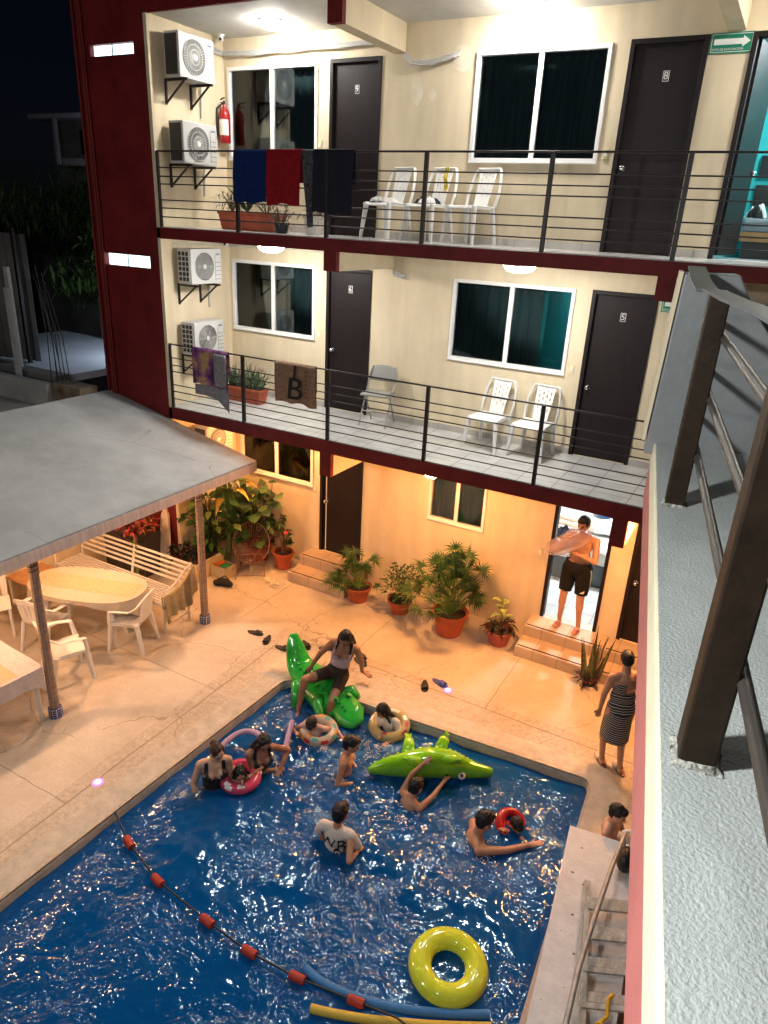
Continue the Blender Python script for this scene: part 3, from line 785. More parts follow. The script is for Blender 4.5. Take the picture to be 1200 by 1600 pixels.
# ------------------------------------------------------------------ stair parapet in the foreground (camera stands beside it)
GREY = mat('grey_elastomeric_paint', (.42, .44, .43), .6, var=.08, vs=3, bump=.42, bs=170, spec=.4)
PINK = mat('salmon_maroon_band', (.50, .16, .145), .6, var=.1, vs=6, bump=.2, bs=40)
PW = thing('parapet_wall', 'grey topped wall beside the camera with cream and maroon edge bands', 'wall', (8, -8, 4.4))
DV = V((-.1685, .9857, 0)); NV_ = V((.9857, .1685, 0))   # along the wall (away) and towards its right
E0 = V((7.72, -7.78, 0))
def wpt(s, n, z): return E0+DV*s+NV_*n+V((0, 0, z))
def slab(mb, s0, s1, n0, n1, z0, z1):
    mb.hexa([wpt(s0, n0, z0), wpt(s0, n1, z0), wpt(s1, n1, z0), wpt(s1, n0, z0), wpt(s0, n0, z1), wpt(s0, n1, z1), wpt(s1, n1, z1), wpt(s1, n0, z1)])
S0, S1 = -2.6, 1.56
b = MB()
def topf(u, v):
    s = S0+(S1-S0)*u; n_ = .006+1.3*v
    return wpt(s, n_, 4.80+.004*noise.noise(V((s*4, n_*4, 1)))+.0022*noise.noise(V((s*18, n_*18, 4))))
b.grid(topf, 150, 60); b.build('top_surface', GREY, PW, smooth=180)
b = MB(); slab(b, S0, S1, 0, 1.3, 4.701, 4.794); b.build('cream_band', mat('cream_band_paint', (.74, .68, .50), .6, var=.08, vs=8, bump=.4, bs=30), PW, bevel=.006)
b = MB(); slab(b, S0, S1+.02, .004, 1.3, 4.55, 4.70); b.build('maroon_band', PINK, PW, bevel=.004)
b = MB(); slab(b, S0, S1+.02, .55, .70, -.03, 4.549); b.build('lower_wall', CREAM, PW)
# end wall across the parapet, with a sloping right shoulder
b = MB()
poly = [(-.03, 4.75), (-.01, 5.395), (.165, 5.40), (.20, 5.34), (.24, 5.28), (.36, 5.14), (.62, 4.95), (1.2, 4.80), (1.2, 4.75)]
EW = MB(); EW.prism(poly, 0, .14, (NV_, V((0,0,1)), -DV), wpt(1.62, 0, 0)+V((0, 0, 0)))
EW.build('end_wall', mat('dark_grey_paint', (.20, .205, .21), .35, var=.15, vs=3, bump=.4, bs=20), PW, bevel=.006)
b = MB(); b.prism([(-.046, 4.80), (-.026, 5.40), (-.014, 5.40), (-.034, 4.80)], .005, .135, (NV_, V((0,0,1)), -DV), wpt(1.62, 0, 0)); b.build('end_trim', CREAM, PW)
# iron stair railing on the parapet
SR = thing('stair_railing', 'brown iron tube railing with flat handrail on the grey parapet', 'railing', tuple(wpt(.8, .05, 4.8)))
BROWN = mat('brown_iron_paint', (.020, .012, .007), .55, spec=.2, var=.35, vs=14, bump=.15, bs=60)
WEAR = mat('bare_primer', (.62, .58, .48), .8, var=.3, vs=30)
P1 = wpt(.83, .045, 0); P2 = wpt(-.26, .045, 0); P1 = V((7.635, -6.975, 0)); P2 = V((7.825, -8.075, 0))
P3 = P2+(P2-P1)
for p, zt in ((P1, 5.375), (P2, 5.40), (P3, 5.42)):
    f = MB(); a = V((p.x, p.y, 4.79)); c = V((p.x, p.y, zt)); f.bar(a, c, .052, .052, DV); o = f.build('post', BROWN, SR, bevel=.004)
    f = MB()
    def ring(u, v, a=a):
        an = u*2*PI; q = .024+.015*v*(1+.35*noise.noise(V((math.cos(an)*2.2, math.sin(an)*2.2, a.y*3)))); d = max(abs(math.cos(an)), abs(math.sin(an)))
        p = a+DV*math.cos(an)*q/d+NV_*math.sin(an)*q/d
        return (p.x, p.y, 4.800+(1-v)**.7*(.007+.008*abs(noise.noise(p*55)))-.004*v)
    f.grid(ring, 60, 8)
    f.build('mortar_collar', mat('crumbling_mortar', (.30, .29, .26), .9, var=.9, vs=70, bump=1, bs=120), o, smooth=60)
for h in (5.27, 5.11, 4.95):
    a = P1+V((0, 0, h))+NV_*.032; c = P3+V((0, 0, h))+NV_*.032; e = wpt(1.6, .0, 0); w0 = a+DV*.66
    f = MB(); f.tube([w0, a, P2+V((0, 0, h))+NV_*.032, c], .0105, 10); f.build('tube', mat('tube_iron', (.04, .034, .03), .42), SR, smooth=60)
HR = mat('handrail_steel', (.028, .036, .042), .55, metal=.0, var=.15, vs=10)
f = MB(); pts = [V((7.485, -6.24, 5.412)), V((7.555, -6.7, 5.39)), V((7.60, -6.93, 5.377)), V((7.62, -6.985, 5.383)), V((7.69, -7.3, 5.385)), V((7.775, -7.7, 5.395)), V((7.83, -8.06, 5.405)), V((8.02, -9.2, 5.42))]
vs = []
for p in pts:
    for n_, z in ((-.028, 0), (.028, 0), (.028, .006), (-.028, .006)): vs.append(p+NV_*n_+V((0, 0, z)))
fs = [(i*4+j, i*4+(j+1) % 4, (i+1)*4+(j+1) % 4, (i+1)*4+j) for i in range(len(pts)-1) for j in range(4)]+[(3, 2, 1, 0), tuple(range(len(vs)-4, len(vs)))]
f.add(vs, [q[::-1] for q in fs]); f.build('handrail', HR, SR)
# unseen lamp, place and post guessed, for the white light on parapet and ladder
t = thing('added_lamp_post', 'unseen white floodlight on an added slim post at the near end of the pool, beside the stairs', 'lamp', (6.65, -9.45, 0))
f = MB(); f.tube([(6.65, -9.45, 0), (6.65, -9.45, 6.05)], .03, 10); f.build('post', IRON, t, smooth=60)
f = MB(); f.box(6.55, 6.75, -9.42, -9.35, 5.9, 6.1); f.build('base', PLASTIC, t, bevel=.01)
f = MB(); f.ell((6.65, -9.345, 6.0), (.085, .05, .085)); f.build('diffuser', emis('bulkhead_glow', (1, 1, .97), 30), t, smooth=180)
lamp_point('lamp_light', (6.65, -9.05, 5.95), (.96, 1, .98), 200, .07)

t = thing('added_lamp_post', 'added unseen fill floodlight on a slim post at the near left corner of the courtyard', 'lamp', (2.0, -10.48, 0))  # fill lamp added out of view to brighten roof, deck and pool
f = MB(); f.tube([(2.0, -10.48, -.02), (2.0, -10.48, 5.65)], .03, 10); f.build('post', IRON, t, smooth=60)
f = MB(); f.box(1.9, 2.1, -10.45, -10.4, 5.5, 5.7); f.build('base', PLASTIC, t, bevel=.01)
f = MB(); f.ell((2.0, -10.395, 5.6), (.085, .05, .085)); f.build('diffuser', emis('bulkhead_glow', (1, 1, .97), 30), t, smooth=180)
lamp_point('lamp_light', (2.0, -10.15, 5.6), (1, .92, .84), 270, .12)
# ------------------------------------------------------------------ pavilion
PV = thing('pavilion', 'open pavilion with sloping grey concrete roof on two tiled posts', 'pavilion', (0, -4.5, 0))
ROOF = mat('pavilion_roof_concrete', (.45, .465, .465), .8, var=.14, vs=2.2, bump=.45, bs=14)
add_cracks(ROOF, .45, .003, .52, .35)
def rz_(x): return 2.27+.205*(1.65-x)
b = MB()
YR0, YR1 = -1.478, -8.2
def rtop(u, v):
    x = -1.25+2.9*u; y = YR1+(YR0-YR1)*v
    return (x, y, rz_(x)+.004*noise.noise(V((x*1.3, y*1.3, 0)))+.004*noise.noise(V((x*6, y*6, 0))))
b.grid(rtop, 40, 80); b.build('roof_top', ROOF, PV, smooth=180)
b = MB(); b.hexa([(-1.25, YR1, rz_(-1.25)-.16), (1.655, YR1, rz_(1.655)-.15), (1.655, YR0-.003, rz_(1.655)-.15), (-1.25, YR0-.003, rz_(-1.25)-.16),
                  (-1.25, YR1, rz_(-1.25)-.016), (1.655, YR1, rz_(1.655)-.016), (1.655, YR0-.003, rz_(1.655)-.016), (-1.25, YR0-.003, rz_(-1.25)-.016)])
b.build('roof_slab', mat('roof_edge_concrete', (.56, .49, .48), .85, var=.22, vs=5, stretch=(1, 8, .6), bump=.4, bs=20), PV, bevel=.006)
b = MB(); b.box(-1.35, -1.22, -8.2, -1.48, -.03, 2.72); b.build('back_wall', CREAM, PV)
MOS = tile_mat('mosaic_tile', (.34, .19, .11), (.16, .14, .16), (.5, .40, .30), .024, .024, .004, .25, 'xz')
MOSB = tile_mat('blue_mosaic_tile', (.02, .05, .22), (.03, .08, .3), (.55, .53, .5), .03, .03, .005, .25, 'xz')
for (x, y) in ((1.405, -2.42), (1.40, -4.92), (1.40, -7.4)):
    f = MB(); f.lathe((x, y, 0), [(.055, .0), (.050, 2.10)], 18); o = f.build('post', MOS, PV, smooth=40)
    f = MB(); f.lathe((x, y, 0), [(.078, .002), (.078, .12), (.066, .13)], 20); f.build('post_base', MOSB, o, smooth=40)
    f = MB()
    for i in range(60):
        a0, a1 = i/60*PI*2*4, (i+1)/60*PI*2*4
        f.bar((x+.054*math.cos(a0), y+.054*math.sin(a0), 1.86+.22*i/60), (x+.054*math.cos(a1), y+.054*math.sin(a1), 1.86+.22*(i+1)/60), .012, .006, (math.cos(a0), math.sin(a0), 0))
    f.build('spiral_band', mat('dark_rope', (.03, .03, .035), .6), o)
ceiling_lamp(.35, -3.2, 2.36, 'warm lamp under the pavilion roof above the oval table', 34, (1, .52, .25), .1)
ceiling_lamp(.5, -5.6, 2.34, 'warm lamp under the pavilion roof above the rectangular table', 36, (1, .56, .30), .1)

# ------------------------------------------------------------------ white bench block, ladder and pole at lower right
BX = thing('concrete_ledge', 'chipped white painted concrete ledge with maroon side beside the pool', 'ledge', (7.4, -5, 0))
WPAINT = mat('chipped_white_paint', (.62, .63, .66), .6, var=.12, vs=9, bump=.5, bs=25)
def qz(tl, tr, br, bl, z0, z1): return [(*bl, z0), (*br, z0), (*tr, z0), (*tl, z0), (*bl, z1), (*br, z1), (*tr, z1), (*tl, z1)]
f = MB(); f.hexa(qz((7.105, -3.78), (7.75, -3.70), (8.0, -7.2), (7.50, -7.2), .44, .452)); f.build('top', WPAINT, BX, bevel=.004)
f = MB(); f.hexa(qz((7.11, -3.785), (7.745, -3.705), (7.99, -7.19), (7.505, -7.19), .002, .438)); f.build('side', PINK, BX)
f = MB()
for i in range(17):
    yy = -3.9-3*random.random(); xx = 7.16+(-3.78-yy)*.115+.30*random.random()
    n_ = 7; a0 = random.random()*6; rr = .004+.010*random.random()**2
    f.prism([(xx+rr*math.cos(a0+k*2*PI/n_)*(1+.5*random.random()), yy+rr*math.sin(a0+k*2*PI/n_)*(.6+.6*random.random())) for k in range(n_)], .4525, .4535)
f.build('paint_chips', mat('bare_red_chip', (.16, .08, .07), .8), BX)
WOODG = mat('weathered_ladder', (.42, .42, .40), .8, var=.35, vs=10, stretch=(3, 1, 3), bump=.5, bs=30)
LD = thing('step_ladder', 'weathered grey folding ladder lying by the white ledge', 'ladder', (7.65, -5, .46))
la, lb = V((7.40, -4.35, .50)), V((7.72, -6.1, .56)); lr = V((.46, .10, .0))
for k, o in enumerate((V((0, 0, 0)), V((.055, -.0, .05)))):
    f = MB(); f.bar(la+o+V((0, -.25*k, 0)), lb+o, .055-.012*k, .028); f.build('rail', WOODG, LD, bevel=.004)
    f = MB(); f.bar(la+o+lr, lb+o+lr, .055-.012*k, .028); f.build('rail', WOODG, LD, bevel=.004)
for i in range(6):
    p = la.lerp(lb, .13+i*.155)+V((.0, 0, .032)); f = MB(); f.bar(p, p+lr*1.0+V((0, .11, 0)), .075, .02); f.build('rung', WOODG, LD, bevel=.003)
    p = p+V((.03, -.075, .03)); f = MB(); f.bar(p, p+lr*.95+V((0, .11, 0)), .04, .02); f.build('rung', WOODG, LD, bevel=.003)
f = MB(); pts = [(7.58, -3.9, .72), (7.56, -4.4, .80), (7.555, -5.0, .88), (7.56, -5.5, .95), (7.60, -6.1, 1.0), (7.66, -6.6, 1.02)]
tag(f.tube(dense(pts, 3), .019, 10).build('metal_pole', METALG, smooth=60), 'grey metal pole leaning across the ladder', 'pole')
f = MB(); f.tube(dense([(7.80, -5.28, .60), (7.78, -5.35, .63), (7.80, -5.45, .60), (7.77, -5.52, .61), (7.84, -5.6, .6), (7.9, -5.58, .6)], 4), .013, 7)
f.tube(dense([(7.79, -5.48, .61), (7.74, -5.55, .6), (7.80, -5.62, .6)], 4), .011, 7)
tag(f.build('ribbon', mat('yellow_fabric', (.65, .38, .01), .7), smooth=60), 'knotted yellow strap on the ladder corner', 'strap')

# ------------------------------------------------------------------ dark surroundings on the left
DG = mat('night_wall', (.16, .15, .14), .9, var=.3, vs=1.5, bump=.3, bs=10)
f = MB(); f.box(-6, -1.30, -6.5, -1.9, 2.35, 2.55); t0 = tag(f.build('neighbour_roof', STONE), 'flat grey concrete roof beyond the pavilion', 'roof')
t = thing('roof_upstand', 'low concrete parapet with a stained stub holding rusty rebar', 'parapet', (-2.3, -1.9, 2.55))
f = MB(); f.box(-6, -2.05, -2.02, -1.9, 2.552, 2.92); f.build('parapet', STONE, t)
f = MB(); f.box(-2.04, -1.36, -1.95, -1.62, 2.45, 2.93); f.build('stub', mat('stained_concrete', (.20, .15, .10), .9, var=.7, vs=5, bump=.6, bs=20), t)
for i in range(7):
    f = MB(); x = -2.2+.07*i*(.6+random.random()*.4); y = -1.80+.05*(i % 3); f.tube([(x, y, 2.85), (x-.02*i, y+.02, 3.6), (x-.10-.06*i, y+.05, 4.3+.12*(i % 4))], .008, 6); f.build('rebar', IRON, t, smooth=60)
f = MB(); f.box(-7.6, -3.3, -.6, 2.6, 2.55, 2.68); tag(f.build('neighbour_roof', mat('pale_roof', (.55, .60, .68), .7, var=.15, vs=1)), 'pale flat roof lit cold blue beside the maroon pier', 'roof')
lamp_point('lamp_light', (-3.5, 1.9, 3.6), (.75, .86, 1), 85, .2)  # light added over the pale roof to bring out roof and trees
t = thing('added_roof_lamp', 'small added lamp on a bracket over the pale neighbouring roof', 'lamp', (-3.5, 2.0, 2.68))
f = MB(); f.tube([(-3.5, 2.1, 2.68), (-3.5, 2.1, 3.7), (-3.5, 1.95, 3.78)], .02, 8); f.build('pole', IRON, t, smooth=60)
f = MB(); f.ell((-3.5, 1.93, 3.74), (.06, .06, .04)); f.build('bulb', emis('bulb_glow', (.8, .9, 1), 30), t, smooth=180)
f = MB(); f.box(-7.6, -3.2, -1.0, -.7, 1.0, 2.72); tag(f.build('boundary_wall', DG), 'dark boundary wall in front of the pale roof', 'wall')
f = MB(); f.box(-12, -3, 5.2, 5.4, -.02, 4.2); tag(f.build('boundary_wall', DG), 'dark rear boundary wall under the trees', 'wall')
for i, (x, y, h) in enumerate(((-3.9, -1.2, 1.45), (-4.35, -.85, 1.75))):
    f = MB(); f.box(x-.05, x+.05, y-.03, y+.03, 2.5, 2.72+h)
    tag(f.build('white_post', mat('dull_white_paint', (.5, .5, .48), .7, var=.15)), ('shorter' if i == 0 else 'taller')+' white wooden post standing on the dark roof edge', 'post')
f = MB()
t = thing('corrugated_fence', 'tall fence of dark upright sheets at the far left', 'fence', (-5, -1.2, 2.5))
def cor(u, v): return (-7.2+2.6*u, -.75+.5*u+.03*math.sin(u*95), 2.7+2.3*v)
f.grid(cor, 150, 3); f.build('sheeting', mat('corrugated_grey', (.13, .125, .12), .7, var=.3, vs=2), t, smooth=180, solid=.004)
for i in range(4):
    f = MB(); x = -7.1+i*.8; f.box(x, x+.06, -.90+.15*i, -.84+.15*i, 2.7, 5.1); f.build('post', IRON, t)
# far house with an awning
t = thing('far_house', 'small dark house with pale awning beyond the trees', 'house', (-15, 13, 0))
f = MB(); f.box(-18, -12.2, 11, 14, 0, 8.4); f.build('wall', DG, t)
f = MB(); f.box(-18.2, -12, 10.2, 14, 8.4, 8.55); f.build('awning', mat('pale_awning', (.42, .42, .45), .7), t)
f = MB(); f.box(-17.2, -12.3, 10.7, 10.9, 6.9, 7.15); f.build('ledge', mat('pale_awning', (.42, .42, .45), .7), t)
for x in (-17, -15.2, -13.2):
    f = MB(); f.box(x, x+.12, 10.3, 10.42, 6.9, 8.4); f.build('post', mat('pale_awning', (.42, .42, .45), .7), t)
for x in (-16.4, -14.4):
    f = MB(); f.box(x, x+1.0, 10.96, 10.995, 7.3, 8.1); f.build('window', GLASS, t)
lamp_point('lamp_light', (-14, 9.2, 7.4), (.8, .85, 1), 10, .3)
# dark trees
LEAFD = mat('night_foliage', (.07, .14, .03), .6, var=.5, vs=3)
def tree(x, y, z, rx, rz2, n, label, seed):
    rd = random.Random(seed)
    t = thing('garden_tree', label, 'tree', (x, y, 0), 0, 'dark trees beyond the neighbouring roofs')
    f = MB(); f.tube([(x, y, -.02), (x+.1, y, z*.5), (x, y+.1, z)], [.18, .13, .06], 9)
    for k in range(5):
        a = rd.random()*6.3; f.tube([(x, y, z*.6), (x+math.cos(a)*rx*.5, y+math.sin(a)*rx*.5, z+rz2*.2)], [.07, .025], 7)
    f.build('trunk', mat('bark', (.06, .045, .03), .9, var=.4, vs=6), t, smooth=60)
    f = MB()
    cl = [(V((rd.uniform(-1, 1), rd.uniform(-1, 1), rd.uniform(-1, 1))), rd.uniform(.3, .5)) for _ in range(16)]
    cl = [(c.normalized()*rd.uniform(.3, .85), r) for c, r in cl]
    for _ in range(n):
        c, r = rd.choice(cl)
        d = V((rd.gauss(0, 1), rd.gauss(0, 1), rd.gauss(0, 1))).normalized()*r*rd.random()**.4
        q = c+d; p = V((x+q.x*rx, y+q.y*rx, z+q.z*rz2))
        dr = V((rd.gauss(0, 1), rd.gauss(0, 1), rd.gauss(-.4, .6)))
        f.leaf(p, dr, (0, 0, 1), rd.uniform(.22, .42), rd.uniform(.05, .11), .35, 2)
    f.build('crown', LEAFD, t)
tree(-6.8, 4.2, 4.6, 2.0, 1.5, 2600, 'broad dark tree over the rear boundary wall', 1)
tree(-4.2, 4.0, 4.7, 1.3, 1.1, 1800, 'leafy dark tree next to the maroon pier', 2)
tree(-10.5, 5.5, 5.2, 2.6, 1.7, 2400, 'dark tree mass at the far left', 3)
tree(-9.5, 9.0, 6.0, 2.6, 2.2, 2000, 'tall black tree silhouetted against the night sky', 4)
# clutter stored under the dark lean-to
for (x, y, w_, d_, h, lb_) in ((-6.0, 2.4, .5, .4, .95, 'pale upright appliance in the dark lean-to'), (-5.0, 2.7, .9, .5, .6, 'low dark crate in the lean-to')):
    t = thing('stored_box', lb_, 'appliance', (x, y, 2.68)); f = MB(); f.box(x, x+w_, y, y+d_, 2.69, 2.69+h); f.build('body', mat('dull_box', (.18, .18, .18), .6), t, bevel=.02)
    f = MB(); f.box(x+.06, x+w_-.06, y-.012, y-.001, 2.75+h*.4, 2.69+h*.9); f.build('panel', BLACKP, t)
# ------------------------------------------------------------------ plastic chairs
def mono_chair(label, loc, rz, group, kind):
    """kind 'hoop': armless-looking hoop back with perforated splat; 'slat': armchair with slatted back. Faces -y."""
    t = thing('plastic_chair', label, 'chair', loc, rz, group)
    pl = PLASTIC
    f = MB()
    def seat(u, v):
        x = (u-.5)*(.44-.05*v); y = -.22+.42*v; e = abs(u-.5)*2
        return (x, y, .43-.012*math.sin(PI*u)*math.sin(PI*v)+(-.02 if v < .08 else 0))
    f.grid(seat, 12, 10); f.build('seat', pl, t, local=True, smooth=60, solid=.012)
    f = MB(); f.tube([(-.215, -.215, .405), (.215, -.215, .405)], .012, 6); f.tube([(-.215, -.215, .405), (-.19, .2, .405)], .012, 6); f.tube([(.215, -.215, .405), (.19, .2, .405)], .012, 6)
    f.build('seat_rim', pl, t, local=True, smooth=60)
    for sx in (-1, 1):
        for y0, y1, xo in ((-.19, -.235, .215), (.17, .25, .20)):
            f = MB(); a = V((sx*.19, y0, .425)); c = V((sx*(xo+.02), y1, 0))
            f.tube([a, a.lerp(c, .5), c], [.040, .032, .024], 8, sx=1, sy=.75); f.build('leg', pl, t, local=True, smooth=60)
    if kind == 'hoop':
        pts = []
        for i in range(25):
            a = PI*i/24; x = -.225*math.cos(a); z = .43+.43*min(1, 1.35*math.sin(a)**.75); pts.append((x*(1.0 if z > .5 else .95), .19+.13*(z-.43)/.43, z))
        f = MB(); f.tube(pts, .02, 8, sx=1.25, sy=.7); f.build('back_frame', pl, t, local=True, smooth=60)
        f = MB()
        def spl(u, v): return ((u-.5)*(.20+.05*v), .185+.13*v+.012*math.cos((u-.5)*3), .44+.415*v)
        f.grid(spl, 14, 24, skip=lambda i, j: i in (2, 5, 8, 11) and 5 < j < 21 and (j+(i//3) % 2*2) % 4 < 2)
        f.build('backrest', pl, t, local=True, solid=.009)
    else:
        pts = [(-.25, -.17, .62), (-.265, -.02, .645), (-.265, .12, .655), (-.235, .22, .72), (-.16, .27, .80), (0, .285, .825), (.16, .27, .80), (.235, .22, .72), (.265, .12, .655), (.265, -.02, .645), (.25, -.17, .62)]
        f = MB(); f.tube(pts, .022, 8, sx=1.3, sy=.6); f.build('arm_rail', pl, t, local=True, smooth=60)
        for sx in (-1, 1):
            f = MB(); f.tube([(sx*.25, -.17, .62), (sx*.235, -.19, .5), (sx*.21, -.20, .41)], [.018, .022, .026], 8, sx=1.2, sy=.7); f.build('arm_post', pl, t, local=True, smooth=60)
        f = MB()
        def back(u, v):
            a = (u-.5)*1.9
            return (math.sin(a)*.21*(1+.1*v), .19+.06*v+.05*math.cos(a)-.02, .44+.37*v*(1-.12*abs(u-.5)))
        f.grid(back, 22, 12, skip=lambda i, j: i % 4 in (1,) and 3 < j < 10 and 2 < i < 20)
        f.build('backrest', pl, t, local=True, smooth=60, solid=.009)
    return t
GB, GP, GM = 'white plastic chairs on the top balcony', 'white plastic armchairs under the pavilion', 'white plastic chairs on the middle balcony'
c0 = mono_chair('white plastic chair holding striped clothes, next to the brown door 9', (2.98, -.38, F3), R(-12), GB, 'hoop')
def place(src, x, y, z, rz, label, group): return dup(src, (x, y, z), rz, label, group)
place(c0, 3.58, -.40, F3, R(-10), 'middle white plastic chair of the top balcony with dark clothes on it', GB)
place(c0, 4.16, -.42, F3, R(-14), 'empty white plastic chair below the wide top window', GB)
place(c0, 4.68, -.42, F2, R(-6), 'white plastic chair below the middle window, nearer the folding chair', GM)
place(c0, 5.28, -.40, F2, R(-4), 'white plastic chair next to the dark door 5', GM)
s0 = mono_chair('white plastic armchair at the rounded end of the oval table', (1.0, -3.38, 0), R(-70), GP, 'slat')
place(s0, .88, -4.33, 0, R(160), 'white plastic armchair between the two dining tables', GP)
place(s0, .10, -4.02, 0, R(190), 'white plastic armchair pushed under the long side of the oval table', GP)
# clothes on the chairs
def cloth_pile(c, r, mats, label, name='clothes', cat='clothes', h=.05, seed=0):
    rd = random.Random(seed); f = MB()
    for k in range(5):
        f.cur = k % len(mats)
        ox, oy = rd.uniform(-.4, .4)*r[0], rd.uniform(-.4, .4)*r[1]
        def fn(u, v, ox=ox, oy=oy, k=k):
            a = u*2*PI; q = v*(.55+.35*noise.noise(V((math.cos(a)*1.3, math.sin(a)*1.3, k*3.1+seed))))
            x = c[0]+ox+math.cos(a)*q*r[0]; y = c[1]+oy+math.sin(a)*q*r[1]
            return (x, y, c[2]+.004+(h*(1-v*v)*(.6+.8*abs(noise.noise(V((x*14, y*14, k+seed)))))+.006*k)*(1 if v < .98 else .2))
        f.grid(fn, 26, 7)
    return tag(f.build(name, mats, smooth=180), label, cat)
STRIPE = mat('striped_cloth', (.5, .5, .48), .9, var=.75, vs=18, stretch=(1, 8, 1))
NAVY = mat('navy_towel', (.008, .009, .022), .95, var=.3, vs=30, bump=.5, bs=160)
WCL = mat('white_cloth', (.65, .64, .62), .9, var=.2, vs=12)
BCL = mat('black_cloth', (.012, .012, .014), .9)
cloth_pile((2.99, -.42, F3+.435), (.19, .17), [STRIPE, WCL], 'pale striped clothes on the chair by door 9', seed=1)
cloth_pile((3.58, -.44, F3+.435), (.19, .17), [NAVY, WCL, BCL], 'dark and white clothes on the middle chair', seed=4, h=.07)
f = MB()
f.grid(lambda u, v: (3.72+.05*u, -.30+.02*math.sin(v*9), F3+.60+.26*v+.012*math.sin(u*9)), 4, 10)
tag(f.build('cloth', mat('yellow_cloth', (.6, .48, .04), .8, var=.4, vs=20), solid=.006), 'yellow cloth hung on the back of the middle chair', 'cloth')
# grey folding chair
t = thing('folding_chair', 'grey metal folding chair beside door 6 on the middle balcony', 'chair', (2.95, -.33, F2), R(8))
GM2 = mat('grey_chair_metal', (.30, .30, .29), .4, metal=.3, var=.1); GS2 = mat('grey_chair_pad', (.27, .27, .255), .6)
for sx in (-1, 1):
    f = MB(); f.tube([(sx*.20, -.22, 0), (sx*.20, .02, .42), (sx*.20, .17, .70), (sx*.17, .20, .80)], .012, 8); f.build('front_leg', GM2, t, local=True, smooth=60)
    f = MB(); f.tube([(sx*.185, .22, 0), (sx*.185, -.02, .40), (sx*.185, -.12, .45)], .012, 8); f.build('rear_leg', GM2, t, local=True, smooth=60)
f = MB(); f.grid(lambda u, v: ((u-.5)*.40, -.20+.36*v, .445+.012*math.sin(PI*v)), 8, 8); f.build('seat', GS2, t, local=True, smooth=60, solid=.025)
f = MB(); f.grid(lambda u, v: ((u-.5)*.42*(1-.25*max(0, v-.6)), .135+.06*v-.03*math.cos((u-.5)*2.6)+.03, .60+.22*v-.06*(abs(u-.5)*2)**3*v), 12, 6); f.build('backrest', GS2, t, local=True, smooth=60, solid=.014)
f = MB(); f.tube([(-.2, -.11, .2), (.2, -.11, .2)], .008, 6); f.tube([(-.185, .12, .18), (.185, .12, .18)], .008, 6); f.build('stretcher', GM2, t, local=True, smooth=60)

# ------------------------------------------------------------------ towels
def towel(x0, x1, zt, zb, m, label, name='towel', back=.35, seed=0, taper=0, wob=.02, slant=0, y=YB):
    t = thing(name, label, 'towel', ((x0+x1)/2, y, zt), 0, 'towels drying over the balcony railings')
    f = MB(); H = zt-zb; tot = H+back
    def fn(u, v):
        s = v*tot; x = x0+(x1-x0)*u; r = .018
        if s < back: z = zt-back+s; yy = y+r
        else: z = zt-(s-back); yy = y-r
        a = abs(s-back)
        if a < .03: z = zt+.012*math.cos(a/.03*PI/2); yy = y+(r if s < back else -r)*math.sin(a/.03*PI/2)
        k = min(1, a*3)
        yy += (-1 if s > back else 1)*k*(.012+wob*math.sin(x*23+seed)+wob*.8*noise.noise(V((x*5, z*2.5, seed))))
        if s > back:
            h = (s-back)/H; cx = (x0+x1)/2
            x = cx+(x-cx)*(1-taper*h)+slant*h
            z -= .06*noise.noise(V((x*4, seed, 0)))*h
        return (x, yy, z)
    f.grid(fn, 34, 44)
    f.build('cloth', m, t, smooth=180, solid=.004)
    return t
def pile_cloth(name, col, var=.25): return mat(name, col, .95, var=var, vs=25, bump=.6, bs=170, spec=.15)
towel(1.37, 1.88, F3+.93, F3+.35, pile_cloth('royal_blue_towel', (.006, .022, .11)), 'royal blue towel on the top railing, left of the red one', seed=1)
towel(1.885, 2.40, F3+.935, F3+.335, pile_cloth('red_towel', (.26, .010, .016)), 'red towel on the top railing between the blue and patterned ones', seed=2, wob=.016, taper=.06)
SCF = mat('patterned_scarf', (.055, .055, .06), .9, var=.95, vs=26)
towel(2.405, 2.56, F3+.93, F3+.09, SCF, 'narrow grey patterned scarf between the red and navy towels', 'scarf', seed=3, taper=.65, slant=.06)
towel(2.565, 3.12, F3+.935, F3+.26, NAVY, 'dark navy towel on the top railing in front of door 9', seed=4)
PUR = mat('purple_towel', (.06, .03, .10), .9)
nt = PUR.node_tree; bb = nt.nodes['Principled BSDF']; tc = nt.nodes.new('ShaderNodeTexCoord'); nz = nt.nodes.new('ShaderNodeTexNoise'); nz.inputs['Scale'].default_value = 3.2; nz.inputs['Detail'].default_value = 6
rp = nt.nodes.new('ShaderNodeValToRGB'); nt.links.new(tc.outputs['Object'], nz.inputs['Vector']); nt.links.new(nz.outputs['Fac'], rp.inputs[0]); nt.links.new(rp.outputs[0], bb.inputs['Base Color'])
e = rp.color_ramp.elements; e[0].position = .38; e[0].color = (.03, .012, .07, 1); e[1].position = .72; e[1].color = (.42, .20, .16, 1)
for p_, c_ in ((.47, (.09, .02, .12, 1)), (.55, (.25, .09, .17, 1)), (.62, (.40, .27, .10, 1))):
    q = e.new(p_); q.color = c_
t = towel(.50, 1.16, F2+.93, F2+.42, PUR, 'purple and orange printed towel on the middle railing', seed=5, back=.3)
f = MB(); f.grid(lambda u, v: (.54+.62*u, YB-.022-.01*math.sin(u*17)-.006*v, F2+.425-(.15+.20*u**4)*v), 20, 8); f.build('grey_border', pile_cloth('grey_towel_border', (.24, .23, .25)), t, smooth=180, solid=.004)
f = MB(); f.grid(lambda u, v: (.93+.22*u, YB-.052-.006*math.sin(u*17), F2+.90-.46*v), 6, 8); f.build('grey_stripe', pile_cloth('grey_towel_border', (.24, .23, .25)), t, smooth=180, solid=.002)
